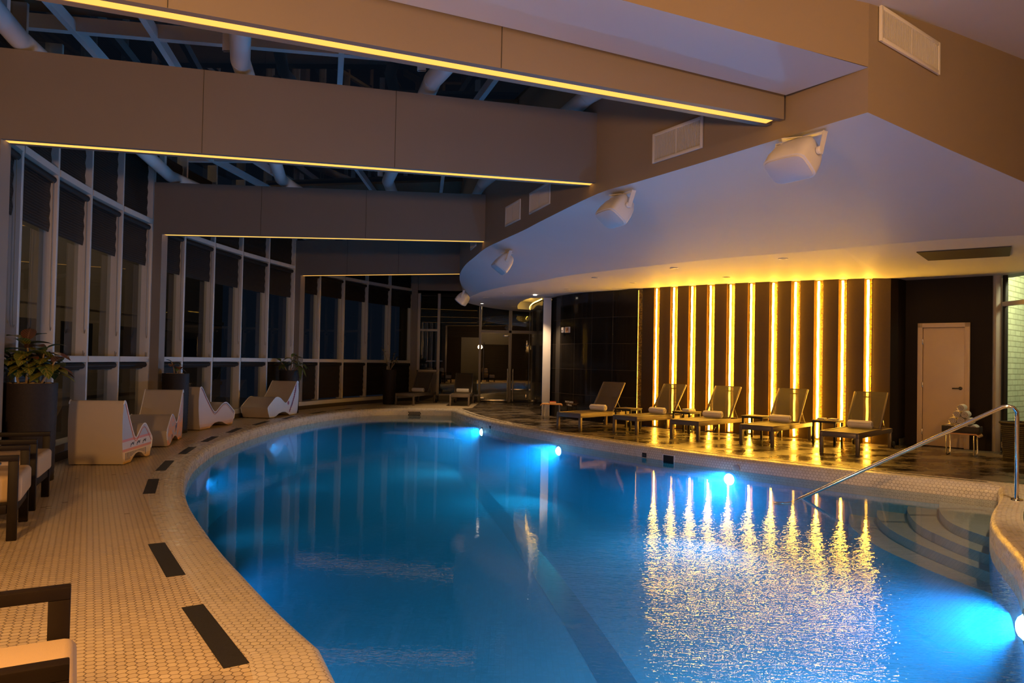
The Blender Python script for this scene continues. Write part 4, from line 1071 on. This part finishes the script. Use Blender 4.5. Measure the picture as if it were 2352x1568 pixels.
for (n0, f0, lb) in (((-1.058, 1.79), (-1.415, 2.389), 'dark wood armchair with beige cushion, nearest the camera at the frame corner'), ((-3.545, 5.30), (-3.86, 5.90), 'dark wood armchair with beige cushion, middle of the three, beside the low round table'), ((-4.06, 6.30), (-4.33, 6.91), 'dark wood armchair with beige cushion, farthest of three, before the large planter')):
    a, b = Vector(n0), Vector(f0); c = (a + b) / 2; ld = (b - a).normalized(); h = Vector((ld.y, -ld.x)); rz = math.atan2(h.y, h.x)
    c = c + ld * 0
    if ch is None: ch = make_armchair(lb, (c.x, c.y, 0), rz)
    else: dup(ch, (c.x, c.y, 0), rz, lb)
t = thing('round_table', 'small round metal table between the two rear armchairs', 'side table', (-4.22, 5.86, 0))
bm = newbm(); lathe(bm, [(0, .44), (.13, .44), (.135, .447), (.135, .455), (0, .455)], 32); finish('tabletop', bm, M['chrome'], t)
bm = newbm(); lathe(bm, [(.018, .012), (.018, .44)], 16); finish('stem', bm, M['chrome'], t)
bm = newbm(); lathe(bm, [(0, 0), (.12, 0), (.12, .008), (.02, .016), (0, .016)], 32); finish('table_base', bm, M['chrome'], t)

# ------------------------------------------------------------------ planters
def leaf(bm, base, az, el, L, W, droop, fold=.25):
    uvl = bm.loops.layers.uv.verify(); d = Vector((math.cos(az) * math.cos(el), math.sin(az) * math.cos(el), math.sin(el))); side = Vector((-math.sin(az), math.cos(az), 0)); up = side.cross(d) * -1
    if up.z < 0: up = -up
    N = 7; rows = []
    for i in range(N + 1):
        u = i / N; c = Vector(base) + d * L * u + Vector((0, 0, -droop * L * u * u)); w = W * (math.sin(PI * min(1, u * .93 + .04)) ** .75) * (1 - .25 * u) + .002
        if i == N: w = .001
        rows.append([bm.verts.new(c - side * w + up * w * fold), bm.verts.new(c), bm.verts.new(c + side * w + up * w * fold)])
    for i in range(N):
        for k in range(2):
            f = bm.faces.new((rows[i][k], rows[i][k + 1], rows[i + 1][k + 1], rows[i + 1][k]))
            for l, q in zip(f.loops, ((k / 2, i / N), (k / 2 + .5, i / N), (k / 2 + .5, (i + 1) / N), (k / 2, (i + 1) / N))): l[uvl].uv = q
def planter(label, loc, r, H, seed, stems, leafm, pebbles=True, taper=.94):
    rr = random.Random(seed); t = thing('potted_plant', label, 'potted plant', loc, 0, 'planters along the windows')
    bm = newbm(); pr = [(0, 0), (r * taper, 0)]
    N = 40
    for k in range(N + 1):
        z = H * k / N; q = r * (taper + (1 - taper) * k / N); pr.append((q + (.002 if k % 2 else -.001), z))
    pr += [(r - .03, H), (r - .03, H - .07), (0, H - .07)]
    lathe(bm, pr, 40, cap=False); finish('pot', bm, M['pot'], t, angle=50)
    if pebbles:
        bm = newbm()
        for k in range(70):
            a, q = rr.uniform(0, 2 * PI), (r - .05) * math.sqrt(rr.random()); s = rr.uniform(.018, .036)
            bmesh.ops.create_icosphere(bm, subdivisions=2, radius=s, matrix=Matrix.Translation((q * math.cos(a), q * math.sin(a), H - .035 + rr.uniform(0, .02))) @ Matrix.Rotation(a, 4, 'Z') @ Matrix.Diagonal((1.25, .9, .65, 1)))
        o = finish('pebbles', bm, M['pebble'], t); o['kind'] = 'stuff'
    for (x, y, tx, ty, h, n, L, W, bare, dr) in stems:
        top = (tx, ty, H + h); base_ = (x, y, H - .06)
        bm = newbm(); mid = lerp(base_, top, .5); tube(bm, catmull([base_, (mid[0] + .02, mid[1] - .015, mid[2]), top], 4), [.012] * 5 + [.009] * 4, 7); finish('stem', bm, M['stem'], t)
        bms = {}
        for k in range(n):
            f = bare + (1 - bare) * k / max(1, n - 1); p = lerp(base_, top, f); az = k * 2.4 + rr.uniform(-.4, .4); el = rr.uniform(-.15, .45) + .75 * max(0, f - .75) * 2
            m = leafm[k % len(leafm)]
            if m not in bms: bms[m] = newbm()
            leaf(bms[m], p, az, el, L * rr.uniform(.75, 1.15), W * rr.uniform(.8, 1.1), dr * rr.uniform(.5, 1.3))
        for m, b_ in bms.items(): finish('foliage', b_, M[m], t, angle=80)
    return t
planter('large dark planter with a leafy croton behind the armchairs', (-5.08, 7.74, 0), .25, 1.03, 3,
        [(-.02, 0, -.04, -.02, .46, 20, .29, .088, .40, .3), (.04, .05, .12, .02, .36, 18, .28, .085, .45, .4), (-.08, -.05, -.20, -.05, .30, 18, .28, .085, .45, .35), (.10, -.04, .27, -.03, .24, 16, .28, .082, .5, .5), (0, -.08, .03, -.12, .26, 14, .22, .068, .45, .6)], ['leaf', 'leafdark', 'leaf', 'leafred', 'leafdark'])
planter('dark planter with a small rust-leaved sprig by the second column', (-5.85, 12.76, 0), .22, 1.03, 5,
        [(-.02, 0, -.07, -.02, .20, 5, .15, .07, .65, .3), (.03, 0, .07, 0, .15, 5, .14, .06, .6, .7)], ['leafred', 'leaf', 'leafred'])
planter('dark planter with spreading dark leaves behind the plum-leaf chaise', (-5.38, 17.75, 0), .24, 1.03, 8,
        [(0, 0, .05, 0, .34, 12, .24, .05, .5, .5), (-.05, 0, -.22, -.03, .22, 8, .24, .06, .6, .5), (.06, 0, .28, 0, .16, 7, .26, .05, .7, .9), (0, .05, .16, .06, .36, 8, .2, .04, .7, .5)], ['leafdark', 'leaf', 'leafdark'], False)
planter('tall narrow dark planter with a thin branching plant at the far corner', (-3.66, 21.95, 0), .215, 1.03, 11,
        [(0, 0, -.22, 0, .62, 9, .13, .026, .72, .2), (.02, 0, .12, .04, .50, 14, .15, .03, .55, .3), (-.02, 0, .22, 0, .36, 12, .14, .03, .6, .3), (0, .03, -.10, .03, .20, 7, .14, .03, .55, .3)], ['leafdark'], False, .80)

# ------------------------------------------------------------------ speakers on the sloped soffit
def make_speaker(label, loc, rz):
    t = thing('hanging_speaker', label, 'speaker', loc, rz, 'white speakers under the soffit')
    # local: x across the speaker, -y is where the grille looks; origin at the mounting plate
    T = Matrix.Translation((0, -.03, -.165)) @ Matrix.Rotation(.92, 4, 'X')
    bm = newbm(); secs = [(-.16, .20, .135), (-.155, .205, .14), (-.06, .205, .14), (.03, .19, .125), (.10, .155, .10), (.135, .11, .07), (.145, .07, .04)]
    rings = []
    for y, hw, hh in secs:
        ring = []
        for k in range(28):
            a = 2 * PI * k / 28; c, s = math.cos(a), math.sin(a); e = .42
            ring.append(bm.verts.new(T @ Vector((hw * math.copysign(abs(c) ** e, c) , y - .02 * (1 - abs(c)) * 0, hh * math.copysign(abs(s) ** e, s)))))
        rings.append(ring)
    for i in range(len(rings) - 1):
        for k in range(28): bm.faces.new((rings[i][k], rings[i][(k + 1) % 28], rings[i + 1][(k + 1) % 28], rings[i + 1][k]))
    bm.faces.new(rings[0]); bm.faces.new(rings[-1]); cab = finish('cabinet', bm, M['white'], t, angle=45)
    bm = newbm(); ring = []
    for j, (y, k_) in enumerate(((-.158, .97), (-.172, .94), (-.186, .62), (-.189, .0))):
        ring.append([bm.verts.new(T @ Vector((.198 * k_ * math.copysign(abs(math.cos(a)) ** .42, math.cos(a)), y, .134 * k_ * math.copysign(abs(math.sin(a)) ** .42, math.sin(a))))) for a in [2 * PI * q / 28 for q in range(28)]])
    for i in range(3):
        for k in range(28): bm.faces.new((ring[i][k], ring[i][(k + 1) % 28], ring[i + 1][(k + 1) % 28], ring[i + 1][k]))
    bmesh.ops.remove_doubles(bm, verts=bm.verts[:], dist=1e-4); finish('grille', bm, M['grillecloth'], cab)
    bm = newbm(); box(bm, (0, .03, -.006), (.47, .05, .008)); box(bm, (-.08, .02, -.003), (.16, .16, .006), .6)
    for s in (-1, 1): bar(bm, (s * .228, .03, -.005), (s * .228, -.03, -.19), .05, .008, (1, 0, 0))
    brk = finish('bracket', bm, M['white'], t, smooth=False)
    for s in (-1, 1):
        bm = newbm(); lathe(bm, [(0, 0), (.032, 0), (.032, .02), (.022, .03), (0, .03)], 20, M=Matrix.Translation((s * .205, -.03, -.165)) @ Matrix.Rotation(s * PI / 2, 4, 'Y')); finish('pivot_knob', bm, M['white'], brk)
    return t
M['grillecloth'] = plain('speaker_grille', (.55, .53, .55), .6, var=.12, scale=300.)
from mathutils.bvhtree import BVHTree
_so = bpy.data.objects['ceiling_sloped_soffit'].data; SOF = BVHTree.FromPolygons([v.co for v in _so.vertices], [tuple(q.vertices) for q in _so.polygons])
def under(x, y):
    zs = [SOF.ray_cast(Vector((x + a, y + b, 1)), Vector((0, 0, 1)))[0] for a, b in ((0, 0), (.2, .1), (-.2, .1), (.2, -.1), (-.2, -.1))]
    return (x, y, min(z.z for z in zs if z is not None) - .004)
sp = make_speaker('white speaker under the sloped soffit, nearest the camera below the wall vent', under(2.37, 6.10), -1.0)
for p, rz, lb in ((under(1.19, 8.23), -1.15, 'white speaker under the sloped soffit, second from the front'), (under(-.13, 12.42), -1.35, 'white speaker under the sloped soffit, third from the front'), (under(-1.22, 18.6), -1.75, 'white speaker at the left tip of the sloped soffit, farthest from the camera')):
    dup(sp, p, rz, lb)

# ------------------------------------------------------------------ wall vents
def make_vent(label, a, b, z0, z1, double=True):
    a, b = Vector(a), Vector(b); d = (b - a); L = d.length; d.normalize(); rz = math.atan2(d.y, d.x); c = (a + b) / 2
    t = thing('wall_vent', label, 'vent', (c.x, c.y, (z0 + z1) / 2), rz, 'white air vents'); H = z1 - z0; f = .032
    # local -y faces the room
    bm = newbm(); box(bm, (0, .004, 0), (L - .02, .006, H - .02)); finish('back_plate', bm, M['grille'], t, smooth=False)
    bm = newbm()
    for s in (-1, 1): box(bm, (s * (L / 2 - f / 2), -.008, 0), (f, .022, H), 0, .004); box(bm, (0, -.008, s * (H / 2 - f / 2)), (L - 2 * f, .022, f), 0, .004)
    if double: box(bm, (0, -.006, 0), (.018, .018, H - 2 * f))
    finish('vent_frame', bm, M['white'], t)
    n = int((L - 2 * f) / .0185)
    bm = newbm()
    for k in range(n): box(bm, (-L / 2 + f + .009 + k * .0185, -.006, 0), (.006, .016, H - 2 * f))
    for k in range(int(H / .03)): box(bm, (0, .0, -H / 2 + f + k * .03), (L - 2 * f, .005, .004))
    finish('louvre', bm, M['white'], t, smooth=False)
    return t
make_vent('white double vent on the curved bulkhead above the second speaker', (1.437, 7.60), (1.80, 6.995), 3.445, 3.755)
make_vent('dim white vent on the curved bulkhead below the second beam end, right of a pair', (.222, 10.56), (.483, 9.80), 3.485, 3.795)
make_vent('dim white vent on the curved bulkhead, left of the pair behind the second beam', (-.135, 11.6), (.092, 10.97), 3.49, 3.805)
make_vent('dim white vent on the curved bulkhead beyond the third beam', (-.83, 14.15), (-.70, 13.58), 3.49, 3.80)
make_vent('white slatted vent high on the front wall at top right', (2.80, 5.63), (3.64, 6.28), 3.90, 4.18)

# ------------------------------------------------------------------ ceiling fittings
def make_down(label, loc, on):
    t = thing('downlight', label, 'ceiling light', loc, 0, 'recessed downlights in the low ceiling')
    bm = newbm(); lathe(bm, [(.045, -.002), (.062, -.006), (.07, -.001), (.07, .004), (.045, .004)], 24, cap=False); finish('trim_ring', bm, M['white'], t)
    bm = newbm(); lathe(bm, [(0, -.001), (.044, -.001), (.044, .006), (0, .006)], 20); finish('lens', bm, M['downlight_on' if on else 'downlight_off'], t)
    return t
DN = [((-.875, 20.69), 1, 'lit downlight in the low ceiling near the soffit tip'), ((.537, 17.77), 1, 'lit downlight in the low ceiling above the white column'), ((-.279, 17.4), 0, 'unlit downlight left of the lit one above the column'), ((-.07, 19.18), 0, 'unlit downlight between the two lit ones, right hand'), ((-.70, 18.75), 0, 'unlit downlight nearest the farthest speaker'), ((.03, 21.6), 0, 'unlit downlight before the far glass doors'), ((1.203, 16.23), 0, 'unlit downlight over the black tile wall'), ((1.558, 13.87), 0, 'unlit downlight near the crease left of the amber strips'), ((2.438, 14.86), 0, 'unlit downlight over the first two loungers'), ((2.693, 12.25), 0, 'unlit downlight near the crease before the second strip'), ((3.963, 13.59), 0, 'unlit downlight over the middle lounger'), ((4.032, 10.92), 0, 'unlit downlight near the crease before the sixth strip'), ((5.598, 12.64), 0, 'unlit downlight over the lounger by the white door')]
d_on = d_off = None
for p, on, lb in DN:
    z = 2.972 if p[0] < 1.5 else 2.985
    if on:
        if d_on is None: d_on = make_down(lb, (*p, ZC), 1)
        else: dup(d_on, (*p, ZC), 0, lb)
    else:
        z = ZC if p[0] < 1.6 or p[1] < 12.3 else 2.995
        if d_off is None: d_off = make_down(lb, (*p, z), 0)
        else: dup(d_off, (*p, z), 0, lb)
bm = newbm(); prism(bm, [(5.53, 10.02), (6.411, 9.4), (6.921, 10.182), (6.113, 10.76)], ZC - .012, ZC + .01)
tag(finish('ceiling_panel', bm, M['blackglass'], smooth=False), 'dark rectangular panel set in the low ceiling before the white door', 'ceiling panel')

# ------------------------------------------------------------------ tile wall fittings
tw0, tw1 = Vector((1.28, 17.8)), Vector((1.61, 17.2)); td = (tw1 - tw0).normalized(); trz = math.atan2(td.y, td.x)
t = thing('alarm_panel', 'small square orange-speckled panel in white frame on the black tile wall', 'wall panel', (1.345, 17.66, 2.14), trz)
bm = newbm(); box(bm, (0, -.012, 0), (.19, .03, .14), 0, .004); finish('white_frame', bm, M['white'], t)
bm = newbm(); box(bm, (.0, -.03, 0), (.13, .008, .12)); finish('speckled_face', bm, bandmat('speckled_print', [(-1, (.62, .36, .16)), (0, (.66, .38, .16))], speck=(.30, .12, .04)), t)
t = thing('motion_sensor', 'small rounded white sensor left of the speckled wall panel', 'sensor', (1.255, 17.82, 2.14), trz)
bm = newbm(); box(bm, (0, -.025, 0), (.09, .05, .13), 0, .015, seg=3); finish('housing', bm, M['white'], t)
bm = newbm(); box(bm, (.0, -.052, -.02), (.04, .006, .03), 0, .002); finish('sensor_window', bm, M['grille'], t)
t = thing('depth_sign', 'small white two-line lettering low on the black tile wall', 'sign', (1.42, 17.545, .37), trz)
for txt, z, s in (('PROFUNDO', .018, .062), ('1.40mts', -.055, .066)):
    cu = bpy.data.curves.new('lettering', 'FONT'); cu.body = txt; cu.size = s; cu.align_x = 'CENTER'; cu.extrude = .0015
    ob = bpy.data.objects.new('tmp', cu); COL.objects.link(ob); dg = bpy.context.evaluated_depsgraph_get(); me = bpy.data.meshes.new_from_object(ob.evaluated_get(dg)); bpy.data.objects.remove(ob)
    for v in me.vertices: v.co.x *= 1.05
    me.materials.clear(); me.materials.append(M['white'])
    o = bpy.data.objects.new('lettering', me); COL.objects.link(o); o.parent = t; o.location = (0, -.03, z); o.rotation_euler = (PI / 2, 0, 0)

# ------------------------------------------------------------------ lights
def lamp(kind, loc, energy, col, size=.2, rot=None, **k):
    l = bpy.data.lights.new('lamp', kind); l.energy = energy; l.color = col
    if kind == 'AREA': l.size = size
    else: l.shadow_soft_size = size
    for a, b in k.items(): setattr(l, a, b)
    o = bpy.data.objects.new('lamp', l); COL.objects.link(o); o.location = loc
    if rot is not None: o.rotation_euler = (Vector(rot) - Vector(loc)).to_track_quat('-Z', 'Y').to_euler()
    return o
WARM = (1., .50, .14)
lamp('POINT', (-2.1, .4, 2.25), 680, WARM, .15)
lamp('POINT', (3.6, 1.6, 3.6), 300, (1., .54, .20), .15)
BLUE = (.015, .42, 1.)
def pool_light(p, z, e):
    o, n, rz = edgepoint(p); q = o + n * .075; g = o + n * 3.
    lamp('AREA', (q.x, q.y, z), e, BLUE, .16, (g.x, g.y, z - .62), shape='DISK', spread=2.4)
for p, z, lb in LAMPS: pool_light(p, z, 90)
for p, e in (((-4.55, 10.2), 10), ((-4.75, 14.5), 10), ((.7, 1.9), 30), ((2.2, 2.8), 55), ((-2.2, 5.5), 10)): pool_light(p, -.45, e)  # left pair, then unseen near-side lamps added to even the pool glow
lamp('SPOT', (4.8, 5.6, 4.3), 420, (1., .66, .36), .08, (5.15, 7.9, 0), spot_size=.8, spot_blend=.7)  # unseen spot added to warm the step treads
for p in ((-.875, 20.69), (.537, 17.77)): lamp('SPOT', (*p, 2.95), 260, (1., .66, .34), .04, (p[0], p[1], 0), spot_size=1.6, spot_blend=.6)
for y in (6., 12., 18., 24.): lamp('POINT', (-10.6, y, 5.2), 60, (1., .72, .42), .3)  # unseen lamps added to brighten the facade outside
lamp('POINT', (-.9, 25.3, 3.2), 14, (1., .7, .4), .1)  # unseen lamp added to light the pale wall beyond the far glazing
lamp('AREA', (9.4, 11.6, 3.6), 200, (1., .92, .55), .8, (10.5, 15, 1.5))
w = bpy.data.worlds.new('night'); SC.world = w; w.use_nodes = True
w.node_tree.nodes['Background'].inputs[0].default_value = (.10, .16, .30, 1); w.node_tree.nodes['Background'].inputs[1].default_value = .03

# ------------------------------------------------------------------ camera
F, PITCH, ROLL = 1680., .0192, .0197
cam = bpy.data.cameras.new('camera'); co = bpy.data.objects.new('camera', cam); COL.objects.link(co)
cam.sensor_fit = 'HORIZONTAL'; cam.sensor_width = 36.; cam.lens = 36. * F / 2352.; cam.shift_y = 12.7 / 2352.; cam.clip_start = .05; cam.clip_end = 200
co.matrix_world = Matrix.Translation((0, 0, 1.36)) @ Matrix.Rotation(PI / 2 + PITCH, 4, 'X') @ Matrix.Rotation(ROLL, 4, 'Z')
SC.camera = co
vs = SC.view_settings; vs.view_transform = 'Standard'; vs.look = 'None'; vs.exposure = 0.; vs.gamma = 1.; vs.use_curve_mapping = False
SC.cycles.max_bounces = 7; SC.cycles.transparent_max_bounces = 16; SC.cycles.diffuse_bounces = 4; SC.cycles.glossy_bounces = 4; SC.cycles.adaptive_threshold = .03; SC.cycles.sample_clamp_indirect = 4.
